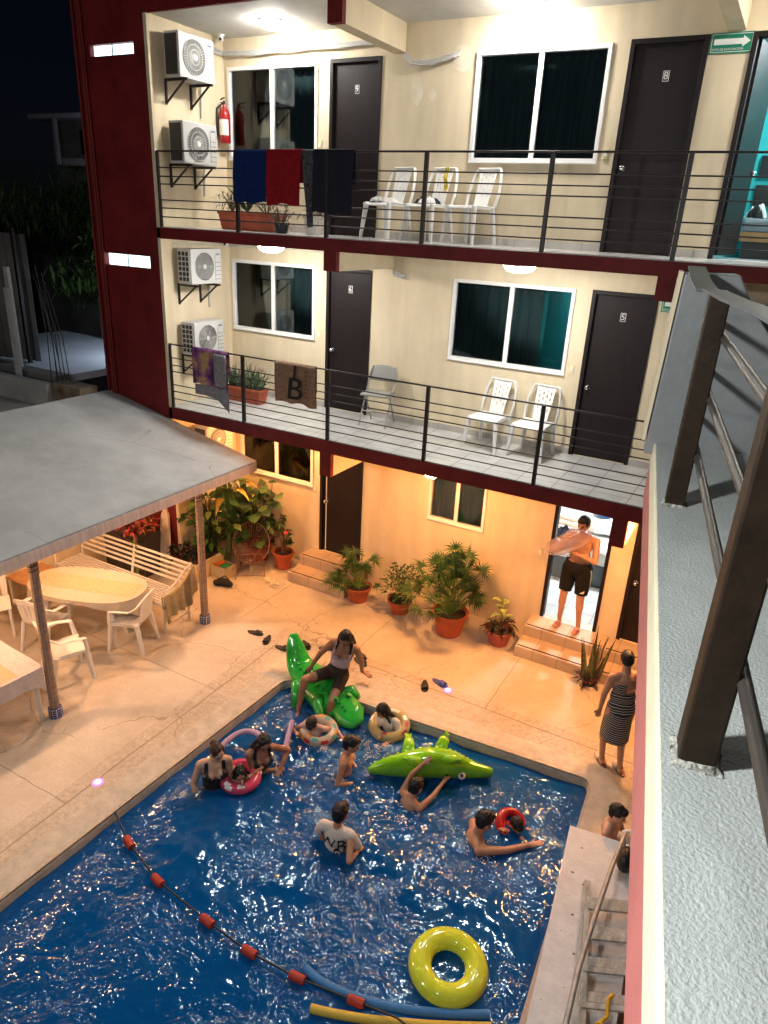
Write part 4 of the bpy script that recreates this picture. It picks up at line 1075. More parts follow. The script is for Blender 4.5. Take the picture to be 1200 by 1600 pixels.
t = towel(1.97, 2.63, F2+.93, F2+.40, pile_cloth('brown_towel', (.27, .17, .115), .3), 'brown towel with large black lettering on the middle railing', seed=6, slant=.03, wob=.018)
for tx, sz, cx, cz, an in (('B', .42, 2.33, F2+.60, 0), ('I', .26, 2.33, F2+.83, 0)):
    text_part('lettering', tx, sz, (cx, YB-.066, cz), (math.cos(an), 0, math.sin(an)), (-math.sin(an)+.1, 0, math.cos(an)), BCL, t, .002, 1.15)
for k in range(7): text_part('lettering', 'o', .05, (2.50, YB-.060, F2+.86-.055*k), (0, 0, 1), (-1, 0, 0), BCL, t, .002)

# ------------------------------------------------------------------ plants
def leafm(name, c, r=.45, var=.45, vs=9): return mat(name, c, r, var=var, vs=vs, spec=.45)
GR1 = leafm('leaf_green', (.026, .078, .018)); GR2 = leafm('leaf_dark_green', (.015, .048, .013)); GR3 = leafm('leaf_pale_green', (.14, .24, .05)); GR4 = leafm('leaf_grey_green', (.07, .12, .065))
BURG = leafm('leaf_burgundy', (.055, .012, .018)); CROT = leafm('leaf_croton_red', (.25, .03, .04), var=.9, vs=14); YEL = leafm('leaf_yellow', (.40, .27, .04), var=.6, vs=14)
STEM = mat('stem_brown', (.14, .09, .05), .8, var=.3)
def pot(t, c, r, h, m=TERRA, r0=.72):
    f = MB(); f.lathe(c, [(r*r0, .002), (r*.95, h*.84), (r*1.06, h*.84), (r*1.08, h), (r*.97, h), (r*.93, h*.86), (.01, h*.86)], 26); f.build('pot', m, t, smooth=45)
    f = MB(); f.lathe((c[0], c[1], c[2]+h*.86), [(r*.92, .0), (r*.5, .015), (.01, .02)], 18); f.build('soil', SOIL, t, smooth=180)
    return V((c[0], c[1], c[2]+h*.88))
def fan_palm(x, y, r, h, R_, H, n, label, seed, bw=1):
    rd = random.Random(seed)
    t = thing('potted_palm', label, 'potted plant', (x, y, 0), 0, 'fan palms in terracotta pots')
    c = pot(t, (x, y, .0), r, h)
    st = MB(); fo = MB()
    for k in range(n):
        a = rd.uniform(0, 2*PI) ; el = rd.uniform(.15, 1.45) ; L = rd.uniform(.45, 1)*R_
        d = V((math.cos(a)*math.cos(el), math.sin(a)*math.cos(el), math.sin(el)*H/R_))
        if c.y+d.y*L > -.10: d.y *= .25
        p0 = c+V((rd.uniform(-.05, .05), rd.uniform(-.05, .05), 0)); p2 = c+d*L; p1 = p0.lerp(p2, .55)+V((0, 0, .08*L))
        st.tube([p0, p1, p2], [.008, .006, .004], 5)
        dd = (p2-p1).normalized(); u = V((0, 0, 1)); rr = dd.cross(u)
        rr = rr.normalized() if rr.length > .05 else V((1, 0, 0)); uu = rr.cross(dd)
        m = 15; fl = rd.uniform(.20, .30)*bw
        for i in range(m):
            an = (i/(m-1)-.5)*2*1.75; q = dd*math.cos(an)+rr*math.sin(an)
            f_ = fl*(1-.18*abs(an)/1.75)
            pe = p2+q*f_
            if pe.y > -.02: q.y -= .6
            fo.cur = 0 if rd.random() < .85 else 1
            fo.leaf(p2, q+uu*.12, uu, f_, .026, rd.uniform(.25, .5), 3, .3, .35)
    st.build('stems', GR3, t, smooth=60); fo.build('fronds', [leafm('palm_green', (.032, .09, .024)), leafm('palm_yellowing', (.13, .17, .045))], t)
fan_palm(2.90, -.60, .20, .25, .46, .62, 32, 'fan palm in a terracotta pot beside the steps of the brown door', 11)
fan_palm(4.50, -.68, .25, .36, .66, 1.08, 66, 'largest fan palm, in the big terracotta pot below the small window', 12, 1.1)
def shrub(t, c, rx, rz, n, mats, L, W, seed, droop=.3, up=.3, name='foliage', wally=-.06):
    rd = random.Random(seed); f = MB(); st = MB()
    for k in range(max(5, n//14)):
        a = rd.random()*2*PI; q = rd.random()**.5
        st.tube([c, c+V((math.cos(a)*rx*q*.5, math.sin(a)*rx*q*.5, rz*.5)), c+V((math.cos(a)*rx*q*.9, math.sin(a)*rx*q*.9, rz*rd.uniform(.6, .95)))], [.009, .006, .003], 5)
    for _ in range(n):
        d = V((rd.gauss(0, 1), rd.gauss(0, 1), rd.gauss(0, 1))).normalized()*rd.random()**.45
        p = c+V((d.x*rx, d.y*rx, rz*(.5+.5*d.z)))
        if p.y > wally: p.y = wally-.03*rd.random()
        dr = V((d.x+rd.gauss(0, .5), d.y+rd.gauss(0, .5)-.15, up+d.z*.5+rd.gauss(0, .3)))
        f.cur = rd.randrange(len(mats)); f.leaf(p, dr, (0, 0, 1), L*rd.uniform(.6, 1.15), W*rd.uniform(.7, 1.2), droop, 3, .2)
    st.build('stems', STEM, t, smooth=60); f.build(name, mats, t)
t = thing('potted_shrub', 'small bushy shrub in a terracotta pot between the two fan palms', 'potted plant', (3.62, -.56, 0)); c = pot(t, (3.62, -.56, 0), .18, .22); shrub(t, c, .30, .62, 330, [GR1, GR2, GR2, GR3], .085, .045, 21)
t = thing('potted_plant', 'round pot with purple leaves and two pale dumb cane stalks', 'potted plant', (5.22, -.54, 0)); c = pot(t, (5.22, -.54, 0), .19, .24, mat('rose_pot', (.40, .09, .07), .6, var=.2, vs=7), .7); shrub(t, c, .22, .16, 130, [BURG, BURG, GR2], .15, .035, 22, up=.1)
f = MB()
for a, L, z in ((.4, .26, .22), (2.2, .24, .30), (4.0, .22, .26), (5.3, .25, .36), (1.2, .2, .42), (3.1, .2, .46)):
    f.tube([c, c+V((0, 0, z*.6)), c+V((math.cos(a)*.03, math.sin(a)*.03, z))], .008, 5); f.leaf(c+V((math.cos(a)*.03, math.sin(a)*.03, z)), (math.cos(a), math.sin(a)-.3, .8), (0, 0, 1), L, .10, .5, 5)
f.build('dumb_cane', [leafm('variegated_leaf', (.30, .38, .10), var=.6, vs=16)], t, smooth=60)
t = thing('snake_plant', 'snake plant with yellow edged blades on the steps by the lit doorway', 'potted plant', (6.60, -.55, 0)); 
f = MB(); rd = random.Random(5)
for k in range(15):
    a = rd.random()*6.28; p = V((6.60+.06*math.cos(a), -.80+.05*math.sin(a), .03)); f.cur = k % 2
    f.leaf(p, (math.cos(a)*.22, math.sin(a)*.18, 1), (0, -1, .1), rd.uniform(.45, .78), .075, -.02, 6, .3, .4)
f.build('blades', [leafm('snake_leaf', (.16, .17, .05), var=.6, vs=22), leafm('snake_leaf_dark', (.07, .05, .03), var=.5, vs=22)], t)
shrub(t, V((6.58, -.84, .02)), .13, .15, 70, [BURG], .13, .03, 23, name='purple_leaves', wally=-.75)
f = MB(); f.lathe((6.60, -.81, .0), [(.07, .002), (.085, .11), (.07, .11)], 16); f.build('pot', BLACKP, t, smooth=45)
# desert rose
t = thing('desert_rose', 'desert rose with one pink flower in a terracotta pot by the steps', 'potted plant', (1.27, -.36, 0)); c = pot(t, (1.27, -.36, 0), .17, .30)
f = MB(); tips = []
for k, (dx, dy, h) in enumerate(((-.14, .04, .50), (.10, .02, .45), (.02, -.08, .56), (-.04, .05, .66), (.16, -.05, .34))):
    p = c+V((dx, dy, h)); tips.append(p); f.tube([c, c+V((dx*.25, dy*.25, h*.4)), c+V((dx*.9, dy*.8, h*.75)), p], [.035, .024, .016, .010], 7)
f.build('trunk', STEM, t, smooth=60)
f = MB(); rd = random.Random(9)
for p in tips:
    for k in range(26):
        a = rd.random()*6.28; f.cur = k % 3 == 0; f.leaf(p-V((0, 0, rd.random()*.12)), (math.cos(a), math.sin(a), rd.uniform(-.2, .7)), (0, 0, 1), rd.uniform(.07, .12), .045, .3, 3)
f.build('leaves', [GR1, GR2], t)
f = MB(); p = c+V((.14, -.10, .44))
for k in range(6): a = k*1.05; f.leaf(p, (math.cos(a), math.sin(a)-.5, .5), (0, -.5, 1), .06, .055, .2, 3)
f.build('flower', mat('pink_flower', (.55, .03, .10), .6), t)
# red-leaf pot with a tall bare stem
t = thing('potted_plant', 'burgundy leaved plant with a long bare stem behind the wire chair', 'potted plant', (.72, -.30, 0)); c = pot(t, (.72, -.32, 0), .20, .26)
shrub(t, c, .32, .34, 190, [BURG, BURG, CROT], .17, .05, 31)
f = MB(); f.tube([c, c+V((.02, .05, .35)), c+V((.06, .08, .7)), c+V((.2, .1, .95)), c+V((.23, .1, 1.2))], [.016, .014, .01, .008, .006], 6); f.tube([c+V((.06, .08, .7)), c+V((-.02, .1, .98))], .008, 6); f.build('trunk', STEM, t, smooth=60)
f = MB()
for q in ((.23, .1, 1.2), (-.02, .1, 1.0), (0, .1, .93)):
    for k in range(14): a = k*.9; f.leaf(c+V(q), (math.cos(a), math.sin(a)-.2, .35), (0, 0, 1), .10, .045, .3, 3)
f.build('leaves', GR2, t)
# big-leaved corner bed
def big_leaf_plant(name, x, y, z0, label, specs, m, seed, wide=.22, L=.3):
    rd = random.Random(seed); t = thing(name, label, 'plant', (x, y, 0)); f = MB(); s = MB()
    for k in range(specs):
        a = rd.uniform(-.3, 2*PI-.3); q = rd.uniform(.05, .55); h = rd.uniform(.1, 1.0)
        p = V((x+math.cos(a)*q, min(-.06, y+math.sin(a)*q*.8), z0+h)); p.x = max(.06, p.x)
        s.tube([(x+.1*math.cos(a), y+.08*math.sin(a), z0), (x+math.cos(a)*q*.5, min(-.06, y+math.sin(a)*q*.4), z0+h*.8), p], .007, 5)
        f.cur = rd.randrange(len(m)); f.leaf(p, (math.cos(a)+.5, math.sin(a)-.6, .1), (.25, -.5, 1), L*rd.uniform(.7, 1.15), wide*rd.uniform(.8, 1.1), .22, 6, .1, .8)
    s.build('stems', GR2, t, smooth=60); f.build('leaves', m, t, smooth=180); return t
big_leaf_plant('elephant_ear', .62, -.40, .35, 'mass of round dark green leaves in the corner below the window', 95, [GR1, GR2, leafm('leaf_mid', (.045, .10, .028))], 41, .20, .20)
big_leaf_plant('elephant_ear', .28, -1.05, .28, 'bright green rosette plant in front of the yellow pier behind the post', 60, [GR1, GR2, leafm('leaf_olive', (.08, .13, .03))], 42, .11, .27)
t = thing('banana_plant', 'tall plant with long yellow green leaves reaching the pavilion roof', 'plant', (.42, -.75, 0))
f = MB(); rd = random.Random(3); s = MB()
for k in range(16):
    a = rd.uniform(-2.2, 1.2); h = rd.uniform(1.2, 1.75) if k > 3 else rd.uniform(1.9, 2.05); f.cur = k % 3
    p = V((.42+.12*math.cos(a), -.75+.12*math.sin(a), h)); s.tube([(.42, -.75, .02), (.42+.05*math.cos(a), -.75, h*.6), p], [.02, .012], 6) if False else s.tube([(.42, -.75, .02), (.42+.05*math.cos(a), -.75, h*.6), p], [.02, .015, .008], 6)
    f.leaf(p, (math.cos(a), math.sin(a), .5 if k > 3 else .15), (0, 0, 1), rd.uniform(.4, .6), .13, .6, 7, .25, .6)
s.build('stems', GR3, t, smooth=60); f.build('leaves', [GR2, GR1, YEL], t, smooth=180)
f = MB()
PLT = thing('corner_planter', 'cream rendered planter with dark leafy plants against the maroon wall', 'planter', (.2, -1.35, 0))
f.box(-.10, .48, -1.60, -.95, .002, .30); f.build('box', CREAM, PLT, bevel=.01)
f = MB(); f.box(-.07, .45, -1.57, -.98, .3005, .31); f.build('soil', SOIL, PLT)
shrub(PLT, V((.12, -1.45, .30)), .22, .22, 120, [GR2, BURG], .16, .06, 43, wally=-1.1)
# balcony planters
def trough(x0, x1, y0, y1, z, label, group=None):
    t = thing('planter_trough', label, 'planter', ((x0+x1)/2, (y0+y1)/2, z)); f = MB(); e = .03
    f.hexa([(x0+e, y0+e, z+.004), (x1-e, y0+e, z+.004), (x1-e, y1-e, z+.004), (x0+e, y1-e, z+.004), (x0, y0, z+.20), (x1, y0, z+.20), (x1, y1, z+.20), (x0, y1, z+.20)])
    f.box(x0-.012, x1+.012, y0-.012, y1+.012, z+.2, z+.235); f.build('trough', TERRA, t, bevel=.008)
    f = MB(); f.box(x0+.01, x1-.01, y0+.01, y1-.01, z+.2352, z+.243); f.build('soil', SOIL, t); return t
t = trough(.36, 1.02, -.62, -.38, F2, 'terracotta trough of spiky aloe-like leaves on the middle balcony')
f = MB(); rd = random.Random(17)
for k in range(150):
    a = rd.random()*6.28; p = V((rd.uniform(.38, 1.0), rd.uniform(-.58, -.42), F2+.24)); tl = rd.uniform(.25, 1)
    f.cur = k % 2; f.leaf(p, (math.cos(a)*tl, math.sin(a)*tl*.7, 1), (0, -1, .2), rd.uniform(.22, .50), .028, .25*tl, 4, .4, .4)
f.build('blades', [GR4, leafm('leaf_sage', (.14, .20, .10))], t)
f = MB(); p = V((1.02, -.55, F2+.55))
for k in range(16): f.ell(p+V((rd.gauss(0, .025), rd.gauss(0, .02), rd.gauss(0, .02))), (.018, .018, .016), None, 6, 4)
f.build('dry_flower', mat('dry_flower', (.45, .33, .25), .9), t)
t = trough(.55, 1.50, -.85, -.55, F3, 'terracotta trough with dark sprawling plants behind the blue towel')
shrub(t, V((.7, -.72, F3+.22)), .26, .28, 170, [mat('dry_dark_leaf', (.04, .045, .04), .8), GR2], .10, .018, 51)
shrub(t, V((1.3, -.72, F3+.2)), .26, .22, 150, [mat('dry_dark_leaf', (.04, .045, .04), .8), GR2], .09, .016, 52)
f = MB()
for a, L in ((2.6, .55), (2.2, .5), (.6, .55), (1.3, .6)): f.leaf((.95, -.7, F3+.24), (math.cos(a), -.1, 1.0), (0, -1, 0), L, .06, .15, 6, .4, .4)
f.build('blades', GR4, t)
t = thing('potted_plant', 'dark bristly plant on the top balcony floor below the red towel', 'potted plant', (1.72, -.95, F3)); c = pot(t, (1.72, -.95, F3), .10, .12, BLACKP); shrub(t, c-V((0, 0, .1)), .22, .36, 260, [mat('dry_grey_leaf', (.09, .09, .085), .8), mat('dry_dark_leaf', (.04, .045, .04), .8)], .08, .014, 53)
t = thing('potted_plant', 'white pot with wilted brown leaves on the top balcony', 'potted plant', (2.12, -.80, F3)); c = pot(t, (2.12, -.8, F3), .13, .24, mat('white_pot', (.62, .58, .52), .5, var=.1), .75); shrub(t, c, .16, .10, 60, [BURG, mat('dry_dark_leaf', (.04, .045, .04), .8)], .12, .03, 54, droop=.8)

# ------------------------------------------------------------------ pavilion furniture
WM = mat('white_bench_metal', (.74, .72, .68), .45, var=.08)
t = thing('garden_bench', 'long white slatted metal bench with a cloth over its arm', 'bench', (.05, -2.7, 0))
f = MB()
for k in range(9): f.box(-1.1, 1.16, -2.94+k*.052, -2.915+k*.052, .44, .452)
f.build('seat', WM, t)
f = MB()
for k in range(5): f.bar((-1.1, -2.455+.018*k, .56+.072*k), (1.12, -2.455+.018*k, .56+.072*k), .012, .034)
f.build('backrest', WM, t)
for x in (-1.08, .03, 1.14):
    f = MB(); f.bar((x, -2.93, .0), (x, -2.93, .44), .028, .028); f.build('leg', WM, t)
    f = MB(); f.bar((x, -2.47, .0), (x, -2.47, .46), .028, .028); f.bar((x, -2.47, .46), (x, -2.375, .87), .028, .028); f.build('leg', WM, t)
    f = MB(); f.bar((x, -2.93, .425), (x, -2.47, .425), .026, .026); f.bar((x, -2.93, .12), (x, -2.47, .12), .018, .018); f.build('side_bar', WM, t)
for x in (-1.1, 1.16):
    f = MB(); f.tube(dense([(x, -2.42, .84), (x, -2.5, .82), (x, -2.7, .70), (x, -2.90, .64), (x, -2.94, .58), (x, -2.94, .44)], 4), .013, 8); f.build('armrest', WM, t, smooth=60)
f = MB(); f.bar((-1.1, -2.93, .41), (1.14, -2.93, .41), .022, .022); f.build('front_rail', WM, t)
BEIGE = pile_cloth('beige_cloth', (.42, .33, .19), .2)
f = MB()
def dr(u, v):
    y = -2.36-.60*u; top = (.84-.25*u+.0)-.10*math.sin(PI*u); s = (v-.42)
    h = top-abs(s)*(.65 if s > 0 else .45)*(1.0+.15*math.sin(u*7))
    x = 1.16+(.024 if s > 0 else -.024)+.03*math.sin(u*26+2)*min(1, abs(s)*3)+(.06*s if s > 0 else 0)
    return (x, y, max(.06, h))
f.grid(dr, 44, 26); tag(f.build('cloth', BEIGE, smooth=180, solid=.005), 'beige cloth draped over the bench arm', 'cloth')
# oval table with tablecloth
LACE = mat('lace_cloth', (.52, .46, .38), .85, var=.1, vs=30, bump=.3, bs=120)
YLW = mat('yellow_runner', (.52, .42, .26), .85, var=.35, vs=22, stretch=(1, 6, 1))
TM = PLASTIC
t = thing('oval_table', 'white oval plastic table standing by the slatted bench', 'table', (.28, -3.45, 0), R(18))
def oval(a, e=2.6, w=.80, d=.44): c, s = math.cos(a), math.sin(a); return (w*abs(c)**(2/e)*(1 if c > 0 else -1), d*abs(s)**(2/e)*(1 if s > 0 else -1))
N = 48
f = MB(); f.prism([oval(2*PI*i/N) for i in range(N)], .705, .735); f.build('table_top', TM, t, local=True, bevel=.006)
for sx in (-1, 1):
    for sy in (-1, 1):
        f = MB(); f.tube([(sx*.48, sy*.25, .705), (sx*.53, sy*.29, 0)], [.045, .034], 8); f.build('leg', TM, t, local=True, smooth=60)
ct = thing('tablecloth', 'cream cloth with yellow runner on the oval table', 'tablecloth', (.28, -3.45, 0), R(18))
f = MB()
def oc(u, v):
    a = u*2*PI; x, y = oval(a, 2.6, .815, .455)
    if v <= .5: k = v*2; return (x*k, y*k, .740)
    s = (v-.5)*2; drop = .05+.30*max(0, abs(math.cos(a*1.0)))**10+.10*abs(math.sin(2*a))**3
    return (x*(1+.012*s+.02*s*math.sin(a*14)), y*(1+.02*s+.03*s*math.sin(a*14)), .740-drop*s)
f.grid(oc, 96, 14); f.build('cloth', LACE, ct, local=True, smooth=60)
f = MB(); f.grid(lambda u, v: (-.74+1.48*u, (-.19+.38*v), .7425), 10, 4); f.build('runner', YLW, ct, local=True)
# rectangular table
t = thing('rectangular_table', 'white table nearest the pool-side post under a lace cloth', 'table', (.85, -5.42, 0), R(-4))
f = MB(); f.box(-.55, .52, -.45, .45, .70, .73); f.build('table_top', TM, t, local=True, bevel=.006)
for sx in (-.47, .46):
    for sy in (-.38, .38):
        f = MB(); f.tube([(sx, sy, .70), (sx*1.02, sy*1.04, 0)], [.036, .03], 4); f.build('leg', TM, t, local=True)
ct = thing('tablecloth', 'lilac edged lace cloth with yellow pattern on the rectangular table', 'tablecloth', (.85, -5.42, 0), R(-4))
LIL = mat('lilac_lace', (.54, .50, .52), .85, var=.15, vs=30, bump=.3, bs=120)
f = MB()
def rc(u, v):
    a = u*2*PI; c, s = math.cos(a), math.sin(a); m = max(abs(c)/.555, abs(s)/.465); x, y = c/m, s/m
    if v <= .5: k = v*2; return (x*k-.012, y*k, .735)
    q = (v-.5)*2; cr = min(abs(abs(x)/.555), abs(abs(y)/.465))**8
    return (x*(1+.02*q+.015*q*math.sin(a*17))-.012, y*(1+.02*q+.02*q*math.sin(a*17)), .735-q*(.20+.18*cr))
f.grid(rc, 120, 14); f.build('cloth', LIL, ct, local=True, smooth=60)
f = MB(); f.grid(lambda u, v: (-.52+1.02*u, -.16+.36*v, .7375), 8, 4); f.build('runner', YLW, ct, local=True)
# small side table near the back wall
WD = mat('plywood', (.42, .22, .09), .6, var=.25, vs=5, stretch=(1, 8, 1))
t = thing('side_table', 'low wooden topped side table with white legs by the rear wall', 'table', (-.88, -3.42, 0))
f = MB(); f.box(-1.18, -.58, -3.7, -3.12, .5, .525); f.build('table_top', WD, t, bevel=.004)
for x in (-1.14, -.62):
    for y in (-3.66, -3.16): f = MB(); f.tube([(x, y, .5), (x, y, 0)], [.028, .02], 6); f.build('leg', PLASTIC, t, smooth=60)
t = thing('garden_chair', 'white chair at the far left edge of the pavilion', 'chair', (-.75, -4.2, 0)); t.rotation_euler.z = R(60)
for sx in (-1, 1):
    f = MB(); f.tube([(sx*.2, -.2, 0), (sx*.19, -.18, .44)], .022, 6); f.build('leg', PLASTIC, t, local=True, smooth=60)
    f = MB(); f.tube([(sx*.2, .24, 0), (sx*.19, .18, .44), (sx*.2, .28, .85)], .022, 6); f.build('leg', PLASTIC, t, local=True, smooth=60)
f = MB(); f.box(-.22, .22, -.22, .2, .425, .45); f.build('seat', PLASTIC, t, local=True, bevel=.01)
f = MB()
for k in range(5): f.bar((-.16+.08*k, .19, .46), (-.16+.08*k, .275, .85), .045, .012, (0, 1, 0))
f.bar((-.21, .28, .86), (.21, .28, .86), .03, .05); f.build('backrest', PLASTIC, t, local=True)
# plant on a stand behind the bench
t = thing('plant_stand', 'croton with red and yellow leaves on a thin stand behind the bench', 'potted plant', (-.12, -2.18, 0))
f = MB()
for a in (0, 2.1, 4.2): f.tube([(-.12+.13*math.cos(a), -2.18+.13*math.sin(a), 0), (-.12+.10*math.cos(a), -2.18+.10*math.sin(a), .86)], .009, 6)
f.torus((-.12, -2.18, .86), .11, .008, n=20, m=6); f.build('stand', IRON, t, smooth=60)
c = pot(t, (-.12, -2.18, .80), .12, .16, BLACKP)
shrub(t, c, .28, .34, 240, [CROT, CROT, YEL, BURG], .15, .05, 61, wally=-1.55)
f = MB(); rd = random.Random(8)
for k in range(3):
    pp = [c+V((.08, -.1-.03*k, .02)), c+V((.12+.03*k, -.2, -.12)), c+V((.13+.04*k, -.22-.02*k, -.45-.1*k))]
    dp = dense(pp, 8); f.tube(dp, .004, 5)
    for q in dp[4:]:
        for s in (-1, 1): f.leaf(q, (s, -.4, rd.uniform(-.2, .5)), (0, 0, 1), .07, .045, .3, 3)
f.build('trailing_vine', leafm('vine_leaf', (.13, .16, .04)), t)
# dark storage cabinet, white board, low crates
t = thing('storage_cabinet', 'dark grey metal cabinet behind the bench', 'cabinet', (-.75, -1.75, 0))
f = MB(); f.box(-1.15, -.28, -1.98, -1.5, .01, .72); f.build('body', mat('charcoal_metal', (.045, .04, .04), .5, var=.2), t, bevel=.015)
f = MB(); f.box(-1.12, -.73, -1.99, -1.981, .05, .68); f.box(-.71, -.31, -1.99, -1.981, .05, .68); f.build('door', mat('charcoal_metal_door', (.06, .05, .05), .45), t)
f = MB(); f.prism([(-.18, 0), (.0, 0), (.03, .5), (-.02, 1.0), (-.10, 1.15), (-.17, 1.0), (-.20, .5)], 0, .05, (V((1,0,0)), V((0,.12,1)).normalized(), V((0,-1,0))), (-.12, -1.6, 0))
tag(f.build('board', mat('white_board', (.70, .64, .56), .4), bevel=.01), 'tall rounded white board leaning on the maroon wall', 'board')
t = thing('storage_crate', 'small open crate with colourful packets beside the post', 'crate', (.62, -1.15, 0))
f = MB(); f.box(.48, .80, -1.28, -1.02, .004, .02); f.box(.48, .80, -1.28, -1.26, .02, .2); f.box(.48, .80, -1.04, -1.02, .02, .2); f.box(.48, .50, -1.26, -1.04, .02, .2); f.box(.78, .80, -1.26, -1.04, .02, .2); f.build('body', mat('crate_beige', (.5, .42, .28), .7, var=.2), t)
f = MB(); f.box(.52, .62, -1.24, -1.06, .03, .21); f.build('packet', mat('orange_packet', (.6, .14, .02), .4), t)
f = MB(); f.box(.64, .76, -1.22, -1.08, .03, .20); f.build('packet', mat('green_packet', (.05, .3, .1), .4), t)
f = MB(); f.ell((.90, -1.42, .06), (.17, .07, .06)); f.ell((.80, -1.47, .05), (.08, .06, .05)); f.tube(dense([(.80, -1.42, .1), (.9, -1.40, .17), (1.0, -1.4, .1)], 4), .008, 6)
tag(f.build('bag', BCL, smooth=180), 'small black bag lying on the deck behind the right post', 'bag')
# wire chair (round string seat)
CH = mat('wire_copper', (.22, .10, .075), .45, metal=.2)
t = thing('wire_chair', 'round string lounge chair with a copper coloured frame', 'chair', (.98, -.85, 0), R(35))
f = MB()
def ring(a): return V((.30*math.sin(a), .08+.20*math.cos(a)*.9+.05, .50+.30*math.cos(a)))
f.tube([ring(2*PI*i/36) for i in range(37)], .010, 7); f.build('ring_frame', CH, t, local=True, smooth=60)
f = MB(); hub = V((0, -.06, .27))
for i in range(40):
    a = 2*PI*i/40; p = ring(a); q = hub+(p-hub)*.16; m = p.lerp(q, .5)+V((0, .05, -.06)); f.tube([p, m, q], .0048, 5)
f.torus(hub, .055, .006, (V((1,0,0)), V((0,.7,.7)), V((0,-.7,.7))), 18, 6); f.build('string_seat', CH, t, local=True, smooth=60)
for x, y in ((-.24, -.22), (.24, -.22), (-.2, .26), (.2, .26)):
    f = MB(); f.tube([(x*.8, y*.5+.05, .38), (x, y, 0)], .008, 6); f.build('leg', CH, t, local=True, smooth=60)
f = MB(); f.tube([(-.235, -.2, .06), (.235, -.2, .06)], .006, 6); f.tube([(-.2, .24, .06), (.2, .24, .06)], .006, 6); f.tube([(-.19, -.06, .385), (.19, -.06, .385)], .008, 6); f.build('stretcher', CH, t, local=True, smooth=60)
# dry leaves / paper scrap on the deck
f = MB(); rd = random.Random(2)
for k in range(16): f.leaf((1.5+rd.gauss(0, .09), -.93+rd.gauss(0, .05), .01+.012*k/16), (rd.gauss(0, 1), rd.gauss(0, 1), .25), (0, 0, 1), .08, .05, -.2, 3, .4)
tag(f.build('cloth_scrap', mat('pale_scrap', (.65, .60, .48), .8), solid=.003), 'crumpled pale scrap on the deck beside the wire chair', 'litter')
# sandals
SB = mat('black_sandal', (.012, .011, .012), .6); SBL = mat('blue_sandal', (.05, .07, .35), .6, var=.4, vs=30); SGR = mat('dark_blue_sandal', (.03, .045, .08), .6)
def sandal(x, y, a, m, label, z=0.0, L=.25):
    t = thing('sandal', label, 'sandal', (x, y, z), R(a), 'sandals left around the pool')
    f = MB(); pl = []
    for i in range(24):
        q = 2*PI*i/24; xx = L/2*math.cos(q); w_ = .045*(1+.18*math.cos(q)); pl.append((xx, w_*math.sin(q)))
    f.prism(pl, .001, .022); f.build('sole', m, t, local=True, bevel=.004)
    f = MB()
    f.grid(lambda u, v: (.015+.075*v, .046*math.cos(PI*u), .020+.042*math.sin(PI*u)*(1-.25*v)), 12, 4); f.build('strap', m, t, local=True, smooth=180, solid=.005)
sandal(2.20, -2.26, 10, SB, 'black slide sandal lying nearest the right pavilion post')
sandal(2.45, -2.31, -70, SB, 'black slide sandal beside the one nearest the post, turned across it')
sandal(2.76, -2.36, 5, SB, 'black slide sandal left of the raised crocodile tail')
sandal(2.98, -2.12, -35, SB, 'black slide sandal right behind the raised crocodile tail')
sandal(3.27, -2.02, 30, SGR, 'dark blue sandal left of the seated woman')
sandal(3.77, -1.93, -40, SGR, 'dark blue sandal right of the seated woman, upper of two')
sandal(3.82, -2.05, -20, SGR, 'dark blue sandal right of the seated woman, lower of two')
sandal(4.79, -2.05, -65, SB, 'black sandal on the deck beside the bright blue one')
sandal(4.93, -1.89, -15, SBL, 'bright blue sandal on the deck above the pool edge')

